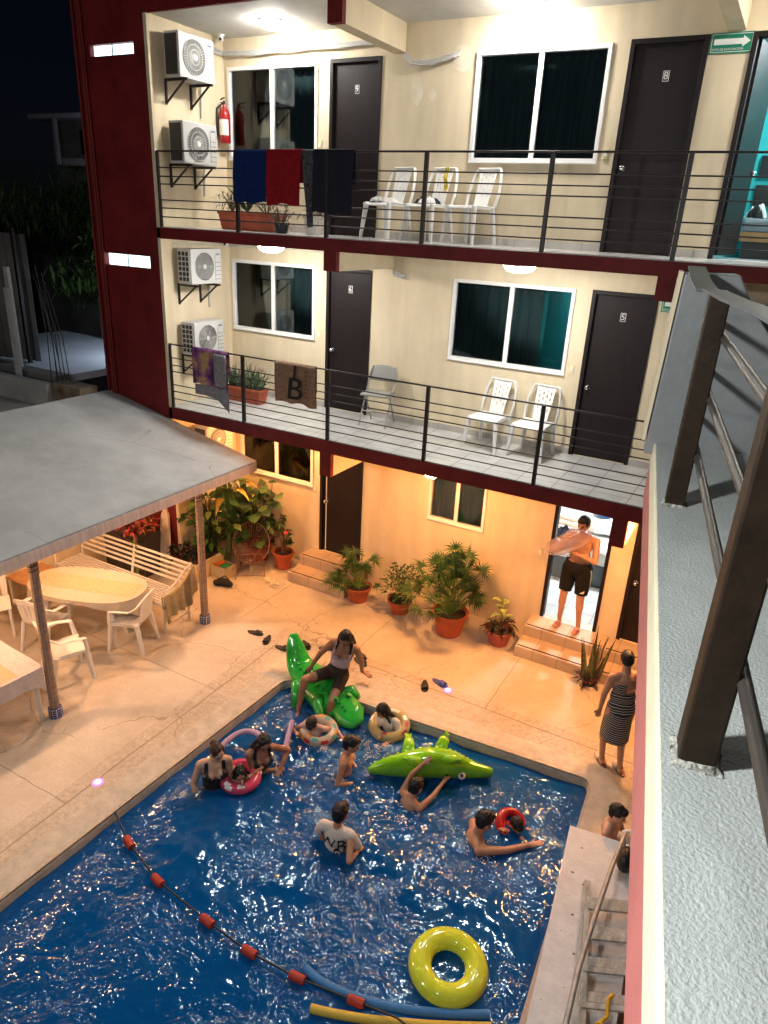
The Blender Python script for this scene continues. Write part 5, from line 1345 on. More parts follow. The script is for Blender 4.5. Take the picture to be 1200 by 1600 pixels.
# ------------------------------------------------------------------ pool toys
LIME = mat('lime_vinyl', (.24, .62, .012), .16, var=.15, vs=4, coat=.7, sss=.0); GRNV = mat('green_vinyl', (.025, .40, .05), .16, var=.2, vs=5, coat=.7); DKV = mat('dark_green_print', (.01, .06, .02), .3)
WV = mat('white_vinyl', (.75, .75, .72), .3); 
def croc(label, spine, rad, up, m, legs, eye=None, wd=1.25, th=.85):
    t = thing('inflatable_crocodile', label, 'pool float', tuple(spine[len(spine)//2]), 0, 'green inflatable crocodiles')
    f = MB(); pts = []; k = 6
    sp = [V(p) for p in spine]; n = len(sp)
    def cr(P, i, u):
        p0, p1, p2, p3 = P[max(i-1, 0)], P[i], P[min(i+1, n-1)], P[min(i+2, n-1)]
        return .5*((2*p1)+(p2-p0)*u+(2*p0-5*p1+4*p2-p3)*u*u+(3*p1-p0-3*p2+p3)*u**3)
    rr = []
    for i in range(n-1):
        for j in range(k): pts.append(cr(sp, i, j/k)); rr.append(rad[i]+(rad[i+1]-rad[i])*j/k)
    pts.append(sp[-1]); rr.append(rad[-1])
    f.tube(pts, rr, 20, True, wd, th, up); U = V(up)
    for side in (-1, 1):
        for i in range(2, len(pts)-8, 2):
            d = (pts[i+1]-pts[i]).normalized(); r = d.cross(U).normalized(); u2 = r.cross(d)
            c = pts[i]+u2*rr[i]*.92*th+r*side*rr[i]*.45; f.ell(c, (rr[i]*.16, rr[i]*.16, rr[i]*.16), None, 6, 4)
    f.build('body', m, t, smooth=180)
    for a, c, e in legs:
        f = MB(); a, c, e = V(a), V(c), V(e); f.tube([a, c, c.lerp(e, .7), e], [.075, .065, .055, .03], 10, True, 1, .8)
        d = (e-c).normalized()
        for q in (-.6, 0, .6):
            w_ = d.cross(U).normalized(); f.tube([c.lerp(e, .7), e+w_*.06*q+d*.06], [.028, .012], 6)
        f.build('leg', m, t, smooth=180)
    for p in eye or ():
        f = MB(); f.ell(p, (.045, .045, .045)); o = f.build('eye', WV if eye and len(eye) == 1 else m, t, smooth=180)
        f = MB(); q = V(p)+(V((7.8, -9, 5.5))-V(p)).normalized()*.034; f.ell(q, (.02, .02, .02)); f.build('pupil', BLACKP, o, smooth=180)
    return t
croc('bright green inflatable crocodile with raised tail under the seated woman',
     [(3.13, -2.62, .52), (3.18, -2.66, .38), (3.30, -2.72, .16), (3.52, -2.78, .05), (3.80, -2.86, .0), (4.02, -2.92, -.02), (4.12, -2.95, .0), (4.28, -3.03, -.04), (4.42, -3.10, -.06)],
     [.03, .08, .12, .16, .175, .15, .125, .135, .05], (0, 0, 1), GRNV,
     [((3.42, -2.9, .05), (3.46, -3.02, .10), (3.54, -3.16, -.10)), ((3.80, -3.0, .02), (3.86, -3.14, .03), (3.98, -3.22, -.10)), ((3.98, -2.8, .03), (4.10, -2.72, .1), (4.2, -2.72, .0)), ((3.55, -2.62, .05), (3.62, -2.5, .08), (3.72, -2.48, .06))],
     [(4.05, -3.02, .10), (4.14, -2.87, .10)], 1.4, .66)
croc('lime green inflatable crocodile floating on its side in front of the reaching boy',
     [(4.93, -3.72, -.02), (5.06, -3.60, .0), (5.26, -3.46, .02), (5.47, -3.33, .05), (5.65, -3.22, .03), (5.78, -3.14, -.01), (5.92, -3.09, -.02), (6.09, -3.01, -.03)],
     [.03, .10, .15, .175, .165, .13, .09, .05], (-.5, .8, .35), LIME,
     [((5.22, -3.36, .08), (5.18, -3.26, .14), (5.14, -3.20, .15)), ((5.52, -3.2, .12), (5.52, -3.08, .2), (5.52, -3.04, .22)), ((5.36, -3.48, .12), (5.40, -3.52, .18), (5.30, -3.54, .17)), ((5.62, -3.3, .14), (5.68, -3.32, .2), (5.76, -3.30, .2))],
     [(5.83, -3.24, -.02)])
def vinyl_clear(name, c, mixf):
    m = bpy.data.materials.new(name); m.use_nodes = True; nt = m.node_tree; L = nt.links.new; p = nt.nodes['Principled BSDF']
    p.inputs['Base Color'].default_value = (*c, 1); p.inputs['Roughness'].default_value = .08; p.inputs['Coat Weight'].default_value = .6
    tr = nt.nodes.new('ShaderNodeBsdfTransparent'); tr.inputs[0].default_value = (*[.5+.5*x for x in c], 1); mx = nt.nodes.new('ShaderNodeMixShader'); mx.inputs[0].default_value = mixf
    L(tr.outputs[0], mx.inputs[1]); L(p.outputs[0], mx.inputs[2]); L(mx.outputs[0], nt.nodes['Material Output'].inputs[0]); return m
YV = vinyl_clear('yellow_vinyl', (.80, .90, .06), .80); CLR = vinyl_clear('clear_pink_vinyl', (.78, .62, .60), .34); PKV = mat('pink_vinyl', (.60, .06, .14), .25, var=.2, vs=7, coat=.5); REDV = mat('red_vinyl', (.42, .01, .015), .35, coat=.3)
def swim_ring(label, c, RR, r, m, nrm=(0, 0, 1), prints=None, sz=1.0, seed=0):
    t = thing('swim_ring', label, 'swim ring', c, 0, 'inflatable swim rings')
    n_ = V(nrm).normalized(); x = n_.cross(V((0, 1, 0))).normalized(); y = n_.cross(x); fr = (x, y, n_)
    f = MB(); f.torus(c, RR, r, fr, 48, 18, sz); f.build('tube', m, t, smooth=180)
    f = MB(); f.torus(c, RR+r*.98, r*.035, fr, 48, 6); f.torus(V(c), RR-r*.98, r*.035, fr, 48, 6); f.build('seam', m, t, smooth=180)
    rd = random.Random(seed)
    for k, pm in enumerate(prints or []):
        for q in range(5):
            f = MB(); a = rd.random()*6.28; p = rd.uniform(.4, 1.8)
            def fn(u, v, a=a, p=p):
                aa = a+(u-.5)*.34*.2/RR; pp = p+(v-.5)*.7; d = x*math.cos(aa)+y*math.sin(aa); return V(c)+d*(RR+(r+.002)*math.cos(pp))+n_*(r+.002)*sz*math.sin(pp)
            f.grid(fn, 5, 5); f.build('printed_patch', pm, t, smooth=180)
    return t
tr_ = swim_ring('large translucent yellow swim ring floating at the front of the pool', (6.58, -5.24, -.06), .232, .094, YV, (.05, -.03, 1), sz=.85)
f = MB()
f.grid(lambda u, v: V((6.58, -5.24, -.06))+V((math.cos(2.2+.5*u), math.sin(2.2+.5*u), 0))*(.232+.0955*math.cos(.7+.9*v))+V((0, 0, 1))*.081*math.sin(.7+.9*v), 8, 6); f.build('warning_print', mat('grey_print', (.28, .33, .08), .4, var=.5, vs=60, stretch=(1, 8, 1)), tr_, smooth=180)
swim_ring('pink swim ring with white hearts round the small girl', (3.80, -4.50, -.05), .165, .062, PKV, (.05, -.1, 1), [WV], seed=3)
swim_ring('clear swim ring with fruit prints round the child behind the boy', (4.09, -3.44, -.05), .17, .06, vinyl_clear('milky_vinyl', (.75, .68, .55), .55), (.08, -.15, 1), [REDV, mat('orange_print', (.6, .25, .03), .4), mat('teal_print', (.05, .3, .3), .4)], seed=4)
swim_ring('clear swim ring with yellow and white cushions round the girl at the far edge', (4.74, -2.90, -.05), .19, .062, vinyl_clear('pale_yellow_vinyl', (.72, .62, .30), .5), (.02, -.22, 1), [WV, mat('maroon_print', (.30, .03, .06), .4)], seed=5)
# noodles
def noodle(pts, r, m, label):
    f = MB(); f.tube(dense(pts, 8), r, 12)
    return tag(f.build('pool_noodle', m, smooth=60), label, 'pool noodle', 'foam pool noodles')
def bez(P, n=20):
    P = [V(p) for p in P]
    out = []
    for i in range(n+1):
        u = i/n; q = P[:]
        while len(q) > 1: q = [a.lerp(c, u) for a, c in zip(q, q[1:])]
        out.append(q[0])
    return out
FOAMB = mat('blue_foam', (.05, .20, .48), .8, bump=.3, bs=90, var=.08); FOAMY = mat('yellow_foam', (.62, .45, .07), .8, bump=.3, bs=90, var=.08); FOAML = mat('lilac_foam', (.42, .30, .45), .8, bump=.3, bs=90, var=.1)
noodle(bez([(5.58, -5.83, -.10), (5.85, -5.92, -.10), (6.4, -5.78, -.1), (7.0, -5.40, -.1)]), .034, FOAMB, 'blue foam noodle floating beside the yellow one')
noodle(bez([(5.80, -6.07, -.10), (6.3, -5.92, -.10), (7.05, -5.48, -.10)]), .034, FOAMY, 'yellow foam noodle at the very front of the pool')
noodle(bez([(3.40, -4.50, -.06), (3.22, -4.05, .02), (3.45, -3.75, .04), (3.75, -4.0, .04), (3.85, -4.12, .06)]), .033, FOAML, 'lilac foam noodle curving behind the two women')
noodle([(3.98, -3.96, -.06), (3.86, -3.72, .0), (3.79, -3.55, .03)], .033, FOAML, 'short end of lilac noodle right of the long haired woman')
# lane rope with floats
t = thing('lane_rope', 'black rope with red floats strung across the pool', 'rope', (5, -5.9, -.12))
rp_ = [V(p) for p in ((3.10, -5.56, -.02), (3.45, -5.71, -.08), (3.99, -5.87, -.08), (4.64, -5.94, -.08), (5.12, -5.97, -.08), (5.58, -5.94, -.08), (6.08, -5.86, -.075), (6.42, -5.83, -.03), (7.1, -5.9, -.05))]
f = MB(); f.tube(dense(rp_, 6), .0085, 7); f.build('rope', BLACKP, t, smooth=60)
FRED = mat('red_float', (.40, .035, .02), .6, var=.15, vs=12)
for i in range(1, 7):
    d = (rp_[i+1]-rp_[i-1]).normalized(); p = rp_[i]
    f = MB(); x = d.cross(V((0, 0, 1))).normalized(); y = d.cross(x)
    f.lathe(p-d*.068, [(.012, 0), (.034, .002), (.038, .02), (.038, .116), (.034, .134), (.012, .136)], 16, (x, y, d)); f.build('float', FRED, t, smooth=40)
# ------------------------------------------------------------------ people
def skin(name, c): return mat(name, c, .42, var=.14, vs=9, spec=.5)
SK_A = skin('skin_tan', (.48, .25, .155)); SK_B = skin('skin_brown', (.34, .165, .10)); SK_C = skin('skin_light', (.60, .37, .26))
HAIRB = mat('black_hair', (.0035, .003, .003), .5, var=.4, vs=25, stretch=(6, 6, 1)); HAIRR = mat('auburn_hair', (.035, .012, .006), .5, var=.4, vs=25, stretch=(6, 6, 1))
EYEM = mat('dark_eye', (.012, .008, .006), .25); LIPM = mat('lip', (.26, .075, .06), .45)
def remesh(mb, vox, smooth=4, name='tmp'):
    me = bpy.data.meshes.new(name); me.from_pydata([tuple(v) for v in mb.v], [], mb.f); me.update()
    o = bpy.data.objects.new(name, me); COL.objects.link(o)
    m = o.modifiers.new('r', 'REMESH'); m.mode = 'VOXEL'; m.voxel_size = vox
    if smooth: s = o.modifiers.new('s', 'SMOOTH'); s.factor = .5; s.iterations = smooth
    dg = bpy.context.evaluated_depsgraph_get(); dg.update()
    out = bpy.data.meshes.new_from_object(o.evaluated_get(dg)); bpy.data.objects.remove(o); bpy.data.meshes.remove(me)
    out.polygons.foreach_set('use_smooth', [True]*len(out.polygons))
    return out
def link_mesh(name, me, mats, parent):
    q = parent
    while q.parent: q = q.parent
    me.transform(Matrix.Translation(-q.location)); me.name = name
    me.materials.clear()
    for m in (mats if isinstance(mats, list) else [mats]): me.materials.append(m)
    o = bpy.data.objects.new(name, me); COL.objects.link(o); o.parent = parent; return o
def ik(a, t, l1, l2, pole):
    a, t, pole = V(a), V(t), V(pole); d = t-a; L = max(.05, min(d.length, (l1+l2)*.995)); d = d.normalized(); t = a+d*L
    x = (l1*l1-l2*l2+L*L)/(2*L); h = math.sqrt(max(0, l1*l1-x*x)); p = pole-d*pole.dot(d)
    p = p.normalized() if p.length > 1e-3 else V((0, 0, -1))
    return a+d*x+p*h, t
def person(label, H, hip, up, fwd, look, hands, feet, sk, hair='short', hairm=None, sex='m', build=1.0, clothes=(), elbow=None, knee=None, hs=1.0, group=None, head_off=None, vox=.0085, hand_dir=None):
    """continuous body grown round a posed skeleton; world coordinates"""
    s = H/1.7; hip = V(hip); U = V(up).normalized(); F = V(fwd); F = (F-U*F.dot(U)).normalized(); Rr = F.cross(U)
    hairm = hairm or HAIRB
    t = thing('person', label, 'person', tuple(hip), 0, group)
    nb = hip+U*.50*s; ch = hip+U*.36*s
    sw = (.185 if sex == 'm' else .165)*s*(.5+.5*build); hw = .09*s*build
    Lk = V(look).normalized()
    hu = (U*.5+V((0, 0, 1))*.6); hu = hu.normalized(); Fh = (Lk).normalized(); Uh = (hu-Fh*hu.dot(Fh)).normalized(); Rh = Fh.cross(Uh)
    hk = s*hs; neck_top = nb+(U*.6+Uh*.4).normalized()*.075*s+Fh*.01*s
    Hc = neck_top+Uh*.095*hk+Fh*.015*hk
    if head_off: Hc = Hc+V(head_off)
    b = MB(); bones = []
    def C(lab_, a, c, r0, r1): b.caps(a, c, r0, r1); bones.append((lab_, V(a), V(c), (r0+r1)/2))
    fr = (Rr, F, U); k = build
    b.ell(hip+U*.02*s, (.165*s*k, .118*s*k, .12*s), fr); bones.append(('pelvis', hip-U*.05*s, hip+U*.06*s, .14*s))
    b.ell(hip+U*.17*s, (.138*s*k, .098*s*k, .14*s), fr); bones.append(('waist', hip+U*.1*s, hip+U*.22*s, .12*s))
    b.ell(ch, (.152*s*(.4+.6*k), .108*s*k, .165*s), fr); bones.append(('chest', hip+U*.27*s, hip+U*.44*s, .13*s))
    b.caps(nb-U*.045*s-Rr*sw*.75, nb-U*.045*s+Rr*sw*.75, .062*s, .062*s)
    if sex == 'f':
        for q in (-1, 1): b.ell(ch+F*.085*s*k+Rr*q*.072*s-U*.03*s, (.072*s*k, .065*s*k, .068*s*k), fr)
    elif k > 1.1: b.ell(hip+U*.12*s+F*.05*s, (.12*s, .09*s, .11*s), fr)
    else:
        for q in (-1, 1): b.ell(ch+F*.07*s+Rr*q*.07*s+U*.02*s, (.075*s, .045*s, .06*s), fr)
    C('neck', nb-U*.03*s, neck_top+Uh*.03*s, .058*s, .052*s)
    # head
    fh = (Rh, Fh, Uh)
    b.ell(Hc+Uh*.022*hk-Fh*.008*hk, (.074*hk, .094*hk, .094*hk), fh, 18, 12); bones.append(('head', Hc-Uh*.03*hk, Hc+Uh*.05*hk, .08*hk))
    b.ell(Hc-Uh*.052*hk+Fh*.026*hk, (.054*hk, .060*hk, .060*hk), fh)
    b.caps(Hc+Fh*.088*hk+Uh*.012*hk, Hc+Fh*.102*hk-Uh*.028*hk, .009*hk, .016*hk, 8)
    for q in (-1, 1): b.ell(Hc+Rh*q*.076*hk-Uh*.008*hk-Fh*.005*hk, (.013*hk, .022*hk, .032*hk), fh, 8, 6)
    b.ell(Hc+Fh*.080*hk-Uh*.062*hk, (.024*hk, .014*hk, .012*hk), fh, 8, 6)
    # pair each target with the nearer side
    hands = list(hands); feet = list(feet); elbow = list(elbow) if elbow else None; knee = list(knee) if knee else None; hand_dir = list(hand_dir) if hand_dir else None
    if (V(hands[0])-V(hands[1])).dot(Rr) > 0:
        hands = hands[::-1]; elbow = elbow and elbow[::-1]; hand_dir = hand_dir and hand_dir[::-1]
    if (V(feet[0])-V(feet[1])).dot(Rr) > 0: feet = feet[::-1]; knee = knee and knee[::-1]
    # arms
    for i, q in enumerate((-1, 1)):
        n_ = 'LR'[i]; sh = nb-U*.05*s+Rr*q*sw
        tgt = V(hands[i]); pole = V(elbow[i]) if elbow and elbow[i] else (-F*.6+Rr*q*.5-U*.4)
        e, wv = ik(sh, tgt, .285*s, .255*s, pole)
        C('uarm'+n_, sh, e, .052*s*(.5+.5*k), .039*s); C('farm'+n_, e, wv, .040*s, .027*s)
        d = (wv-e).normalized()
        if hand_dir and hand_dir[i]: d = V(hand_dir[i]).normalized()
        side = d.cross(U if abs(d.dot(U)) < .9 else F).normalized(); pn = side.cross(d)
        p0 = wv+d*.045*s
        b.ell(p0, (.040*s, .050*s, .017*s), (side, d, pn), 10, 7); bones.append(('hand'+n_, wv, wv+d*.15*s, .03*s))
        for j, L in enumerate((.062, .074, .070, .055)):
            a = p0+side*(-.030+.020*j)*s+d*.040*s; m = a+d*L*.55*s+side*(-.006+.004*j)*s; z = m+(d*.8-pn*.45)*L*.5*s
            b.caps(a, m, .0095*s, .009*s, 7); b.caps(m, z, .009*s, .0075*s, 7)
        a = p0-side*.030*s*(1)-d*.012*s; m = a+(d*.6-side*.8).normalized()*.035*s; b.caps(a, m, .012*s, .010*s, 7); b.caps(m, m+(d*.9-side*.2-pn*.2).normalized()*.03*s, .010*s, .008*s, 7)
    # legs
    for i, q in enumerate((-1, 1)):
        n_ = 'LR'[i]; hj = hip+Rr*q*hw-U*.02*s; ft = V(feet[i]); pole = V(knee[i]) if knee and knee[i] else F
        kn, an = ik(hj, ft+V((0, 0, .07*s)), .42*s, .40*s, pole)
        C('thigh'+n_, hj, kn, .088*s*(.3+.7*k), .056*s); b.caps(kn, kn.lerp(an, .3), .054*s, .056*s); C('shin'+n_, kn, an, .054*s, .034*s)
        fd = V((F.x, F.y, 0)); fd = fd.normalized() if fd.length > .1 else V((0, -1, 0))
        if abs(an.z-kn.z) < .1: fd = V((fd.x, fd.y, -.6)).normalized()
        b.caps(an-fd*.035*s-V((0, 0, .045*s)), an+fd*.12*s-V((0, 0, .052*s)), .03*s, .024*s); bones.append(('foot'+n_, an, an+fd*.12*s, .03*s))
        b.ell(an+fd*.13*s-V((0, 0, .054*s)), (.042*s, .05*s, .018*s), (fd.cross(V((0, 0, 1))), fd, V((0, 0, 1))), 8, 6)
    me = remesh(b, vox, 3)
    n = len(me.vertices); co_ = np.empty(n*3); me.vertices.foreach_get('co', co_); co_ = co_.reshape(-1, 3)
    no_ = np.empty(n*3); me.vertices.foreach_get('normal', no_); no_ = no_.reshape(-1, 3)
    best = np.full(n, 1e9); lab_ = np.zeros(n, int); tt = np.zeros(n)
    for i, (nm, a, c, r) in enumerate(bones):
        a_ = np.array(a); d = np.array(c)-a_; L2 = d@d+1e-9; tv = ((co_-a_)@d)/L2; tc_ = np.clip(tv, 0, 1)
        dist = np.linalg.norm(co_-a_-tc_[:, None]*d, axis=1)-r
        k_ = dist < best; best[k_] = dist[k_]; lab_[k_] = i; tt[k_] = tv[k_]
    names = np.array([x[0] for x in bones])[lab_]
    rel = co_-np.array(hip); ux, uf, uu = rel@np.array(Rr), rel@np.array(F), rel@np.array(U)
    ctx = dict(n=names, t=tt, x=ux/s, f=uf/s, u=uu/s, z=co_[:, 2])
    hc = co_-np.array(Hc); hx, hf, hz = hc@np.array(Rh)/hk, hc@np.array(Fh)/hk, hc@np.array(Uh)/hk
    pid = np.zeros(len(me.polygons), int)
    for p in me.polygons:
        v = list(p.vertices); x, f_, z = hx[v].mean(), hf[v].mean(), hz[v].mean()
        if f_ > .055 and abs(z) < .3 and abs(x) < .09:
            if ((abs(x)-.030)/.016)**2+((z-.008)/.009)**2 < 1: pid[p.index] = 1
            elif ((abs(x)-.030)/.022)**2+((z-.032)/.006)**2 < 1: pid[p.index] = 3
            elif (x/.026)**2+((z+.062)/.010)**2 < 1 and f_ > .07: pid[p.index] = 2
    nb_ = [p.vertices[:] for p in me.polygons]
    body = link_mesh('body', me, [sk, EYEM, LIPM, hairm], t); me.polygons.foreach_set('material_index', pid.tolist()); me.update()
    # clothes cut from the body surface, standing off it
    for cn, m, off, fn in clothes:
        mask = fn(ctx)
        idx = {}; vs = []; fs = []
        for vv in nb_:
            if all(mask[i] for i in vv):
                f_ = []
                for i in vv:
                    if i not in idx: idx[i] = len(vs); vs.append(co_[i]+no_[i]*off)
                    f_.append(idx[i])
                fs.append(f_)
        if not fs: continue
        cm = bpy.data.meshes.new(cn); cm.from_pydata([tuple(v) for v in vs], [], fs); cm.update(); cm.polygons.foreach_set('use_smooth', [True]*len(fs))
        o = link_mesh(cn, cm, m, t)
        md = o.modifiers.new('thick', 'SOLIDIFY'); md.thickness = off*.9; md.offset = -1
    # hair
    h = MB()
    if hair:
        h.ell(Hc+Uh*.032*hk-Fh*.024*hk, (.083*hk, .098*hk, .096*hk), fh, 18, 12)
        if hair == 'short': 
            h.ell(Hc-Uh*.02*hk-Fh*.045*hk, (.076*hk, .06*hk, .07*hk), fh); h.ell(Hc+Uh*.085*hk+Fh*.03*hk, (.06*hk, .055*hk, .035*hk), fh)
        if hair in ('long', 'wet'):
            h.ell(Hc-Uh*.02*hk-Fh*.05*hk, (.085*hk, .06*hk, .10*hk), fh)
            for q in (-1, -.5, 0, .5, 1):
                a = Hc+Rh*q*.06*hk-Fh*.055*hk; m_ = nb+Rr*q*.09*s-F*.05*s+U*.0*s; e = nb+Rr*q*.12*s-F*(.085*s)-U*(.20 if hair == 'long' else .10)*s
                h.caps(a, m_, .035*hk, .038*s); h.caps(m_, e, .038*s, .018*s)
            for q in (-1, 1):
                a = Hc+Rh*q*.075*hk+Fh*.01*hk+Uh*.02*hk; m_ = Hc+Rh*q*.085*hk-Uh*.09*hk+Fh*.0*hk; h.caps(a, m_, .022*hk, .022*hk)
                if hair == 'long': h.caps(m_, nb+Rr*q*.10*s+F*.07*s-U*.10*s, .024*s, .014*s)
        if hair == 'bun':
            h.ell(Hc-Uh*.01*hk-Fh*.05*hk, (.077*hk, .055*hk, .075*hk), fh); h.ell(Hc+Uh*.05*hk-Fh*.115*hk, (.042*hk, .04*hk, .042*hk), fh)
        hm = remesh(h, vox*.9, 2)
        for v in hm.vertices: v.co += v.normal*(.006*noise.noise(V(v.co)*V((90, 90, 18)).length*.35)+.004*noise.noise(V((v.co.x*140, v.co.y*140, v.co.z*25))))
        link_mesh('hair', hm, hairm, t)
    return t, dict(hip=hip, U=U, F=F, R=Rr, s=s, ch=ch, nb=nb, Hc=Hc, Fh=Fh, Uh=Uh, Rh=Rh, body=body)
arm = lambda c, lo=9: np.char.startswith(c['n'], 'uarm') & (c['t'] < lo)
torso = lambda c: np.isin(c['n'], ['pelvis', 'waist', 'chest'])
thigh = lambda c, hi: np.char.startswith(c['n'], 'thigh') & (c['t'] < hi)
shin_ = lambda c, hi: np.char.startswith(c['n'], 'shin') & (c['t'] < hi)
def shorts(hi=.6, top=.10): return lambda c: (torso(c) & (c['u'] < top)) | thigh(c, hi)
def swimsuit(c): return ((torso(c) | (c['n'] == 'neck') | arm(c, .1)) & (c['u'] < .36-.10*(np.abs(c['x']) < .055)*(c['f'] > 0)) ) | ((np.abs(np.abs(c['x'])-.10) < .025) & (c['u'] > .3) & (c['u'] < .50) & (torso(c) | arm(c, .2) | (c['n'] == 'neck'))) | thigh(c, .05)
def tank(bottom=.12): return lambda c: ((torso(c) | arm(c, .05)) & (c['u'] > bottom) & (c['u'] < .345-.03*(np.abs(c['x']) < .04))) | ((np.abs(np.abs(c['x'])-.11) < .012) & (c['u'] > .33) & (c['u'] < .50) & (torso(c) | arm(c, .2) | (c['n'] == 'neck')))
def tshirt(bottom=-.02, sl=.55): return lambda c: (torso(c) & (c['u'] > bottom)) | arm(c, sl) | ((c['n'] == 'neck') & (c['u'] < .50))
trunks = shorts(.55, .07)
BLKS = mat('black_swimsuit', (.010, .009, .011), .6, bump=.2, bs=200); DKB = mat('brown_shorts', (.035, .022, .018), .8, bump=.3, bs=150); LAV = mat('lavender_top', (.46, .36, .46), .8, bump=.3, bs=150)
TRK = mat('dark_trunks', (.02, .025, .05), .7); WTS = mat('white_shirt', (.66, .60, .56), .8, bump=.3, bs=120, var=.06); RSH = mat('red_vest', (.40, .012, .02), .6)
GPOOL = 'people bathing in the pool'
FL = -1.08
def legs_down(x, y, fx=0, fy=-.1, w_=.1): return [(x-w_, y+fy*.3, FL), (x+w_, y+fy*.3, FL)]

BLKS0 = mat('black_shorts', (.008, .008, .009), .8, bump=.4, bs=60, spec=.2)
# 1 man in the lit doorway blowing up a clear ring
mf = .325
man, M1 = person('shirtless man in black shorts holding a clear swim ring in the lit doorway', 1.70, (6.05, .0, mf+.90), (0, .04, 1), (-.12, -1, 0), (-.25, -1, -.35),
    [(5.86, -.24, mf+1.28), (6.08, -.24, mf+1.20)], [(5.92, -.04, mf), (6.20, -.08, mf)], SK_A, 'short', build=1.08, clothes=[('shorts', BLKS0, .028, shorts(.80, .10))], hs=1.0,
    elbow=[(-.5, -.1, -1), (.6, -.1, -1)])
sh = next(c for c in man.children if c.name.startswith('shorts'))
bm = BVHTree.FromPolygons([v.co+man.location for v in sh.data.vertices], [p.vertices[:] for p in sh.data.polygons])
def stick(mb, pts2, org, ux, uy, dr, bvh, off=.003, mats=None):
    """drape a small flat patch onto a surface"""
    out = []
    for x, y in pts2:
        p = V(org)+V(ux)*x+V(uy)*y; h = bvh.ray_cast(p-V(dr)*.5, V(dr))
        q = h[0]-V(dr)*off if h[0] is not None else p
        out.append(q)
    return out
f = MB(); side = []
for i in range(14):
    z = mf+.90-.30+.33*i/13; row = []
    for w_ in (-.014, .014):
        h = bm.ray_cast(V((6.9, -.06+w_, z)), V((-1, 0, 0))); row.append((h[0]+V((.004, 0, 0))) if h[0] is not None else V((6.2, 0, z)))
    side += row
f.add(side, [(2*i, 2*i+1, 2*i+3, 2*i+2) for i in range(13)]); f.build('side_stripe', mat('pale_blue_stripe', (.25, .38, .48), .6), sh, solid=.002)
f = MB()
for k in range(3):
    p = stick(f, [(.018*k, 0), (.018*k+.014, 0), (.018*k+.022, .014+.012*k), (.018*k+.008, .014+.012*k)], (6.16, -.1, mf+.60), (1, 0, 0), (0, 0, 1), (0, 1, 0), bm, .004); f.add(p, [(0, 1, 2, 3)])
f.build('three_bar_mark', NUMW, sh, solid=.002)
swim_ring('clear pinkish swim ring held by the man in the doorway', (5.95, -.38, mf+1.40), .21, .098, CLR, (-.62, .12, 1.0), [vinyl_clear('pink_print', (.7, .35, .4), .5)], seed=9)
for x, y in ((5.92, -.10), (6.20, -.14)):
    f = MB(); pl = [(.045*math.cos(q)*(1+.1*math.sin(q)), .125*math.sin(q)) for q in [2*PI*i/20 for i in range(20)]]
    t = thing('flip_flop', 'pink flip-flop under the '+('left-hand' if x < 6 else 'right-hand')+' foot of the man in the doorway', 'sandal', (x, y, mf), 0, 'flip-flops on the man in the doorway')
    f.prism([(a+x, c+y) for a, c in pl], mf+.001, mf+.016); f.build('sole', mat('pink_rubber', (.45, .18, .15), .7), t)
    f = MB(); f.tube([(x-.04, y+.0, mf+.02), (x-.02, y-.05, mf+.06), (x, y-.085, mf+.03)], .006, 6); f.tube([(x+.04, y+.0, mf+.02), (x+.02, y-.05, mf+.06), (x, y-.085, mf+.03)], .006, 6); f.build('strap', mat('pink_rubber', (.45, .18, .15), .7), t, smooth=60)

# 2 woman in the striped dress, seen from behind at the right
STR = mat('striped_dress_plain', (.02, .02, .022), .8)
nt = STR.node_tree; bb = nt.nodes['Principled BSDF']; g = nt.nodes.new('ShaderNodeNewGeometry'); sp = nt.nodes.new('ShaderNodeSeparateXYZ'); nt.links.new(g.outputs['Position'], sp.inputs[0])
nz = nt.nodes.new('ShaderNodeTexNoise'); nz.inputs['Scale'].default_value = 5; nt.links.new(g.outputs['Position'], nz.inputs['Vector'])
ma = nt.nodes.new('ShaderNodeMath'); ma.operation = 'MULTIPLY_ADD'; ma.inputs[1].default_value = .05; nt.links.new(nz.outputs['Fac'], ma.inputs[0]); nt.links.new(sp.outputs[2], ma.inputs[2])
mm = nt.nodes.new('ShaderNodeMath'); mm.operation = 'FRACT'; m0 = nt.nodes.new('ShaderNodeMath'); m0.operation = 'MULTIPLY'; m0.inputs[1].default_value = 38; nt.links.new(ma.outputs[0], m0.inputs[0]); nt.links.new(m0.outputs[0], mm.inputs[0])
gt = nt.nodes.new('ShaderNodeMath'); gt.operation = 'GREATER_THAN'; gt.inputs[1].default_value = .72; nt.links.new(mm.outputs[0], gt.inputs[0])
mx = nt.nodes.new('ShaderNodeMix'); mx.data_type = 'RGBA'; mx.inputs[6].default_value = (.018, .018, .022, 1); mx.inputs[7].default_value = (.5, .48, .46, 1); nt.links.new(gt.outputs[0], mx.inputs[0]); nt.links.new(mx.outputs[2], bb.inputs['Base Color'])
hx, hy = 7.18, -2.22
w2, J = person('woman in a black and white striped dress standing at the pool corner', 1.46, (hx, hy, .78), (-.05, .05, 1), (-.55, .8, 0), (-.35, .9, -.5),
    [(hx-.21, hy-.02, .70), (hx+.05, hy+.22, .95)], [(7.09, -2.24, .02), (7.30, -2.28, .02)], SK_A, 'bun', sex='f', build=1.12,
    clothes=[('bodice', STR, .008, lambda c: (torso(c) | arm(c, .08)) & (c['u'] < .39-.12*(c['f'] < -.02)*(c['x'] > -.02)))], elbow=[(-.4, -.5, -.3), None])
f = MB(); s = J['s']
f.ell(J['hip']+J['U']*.03*s, (.185*s, .142*s, .15*s), (J['R'], J['F'], J['U'])); f.lathe(V((hx-.01, hy-.01, .40)), [(.185*s, 0), (.182*s, .02), (.178*s, .18), (.165*s, .38)], 20)
f.v = [tuple((x, y, z)) for x, y, z in f.v]
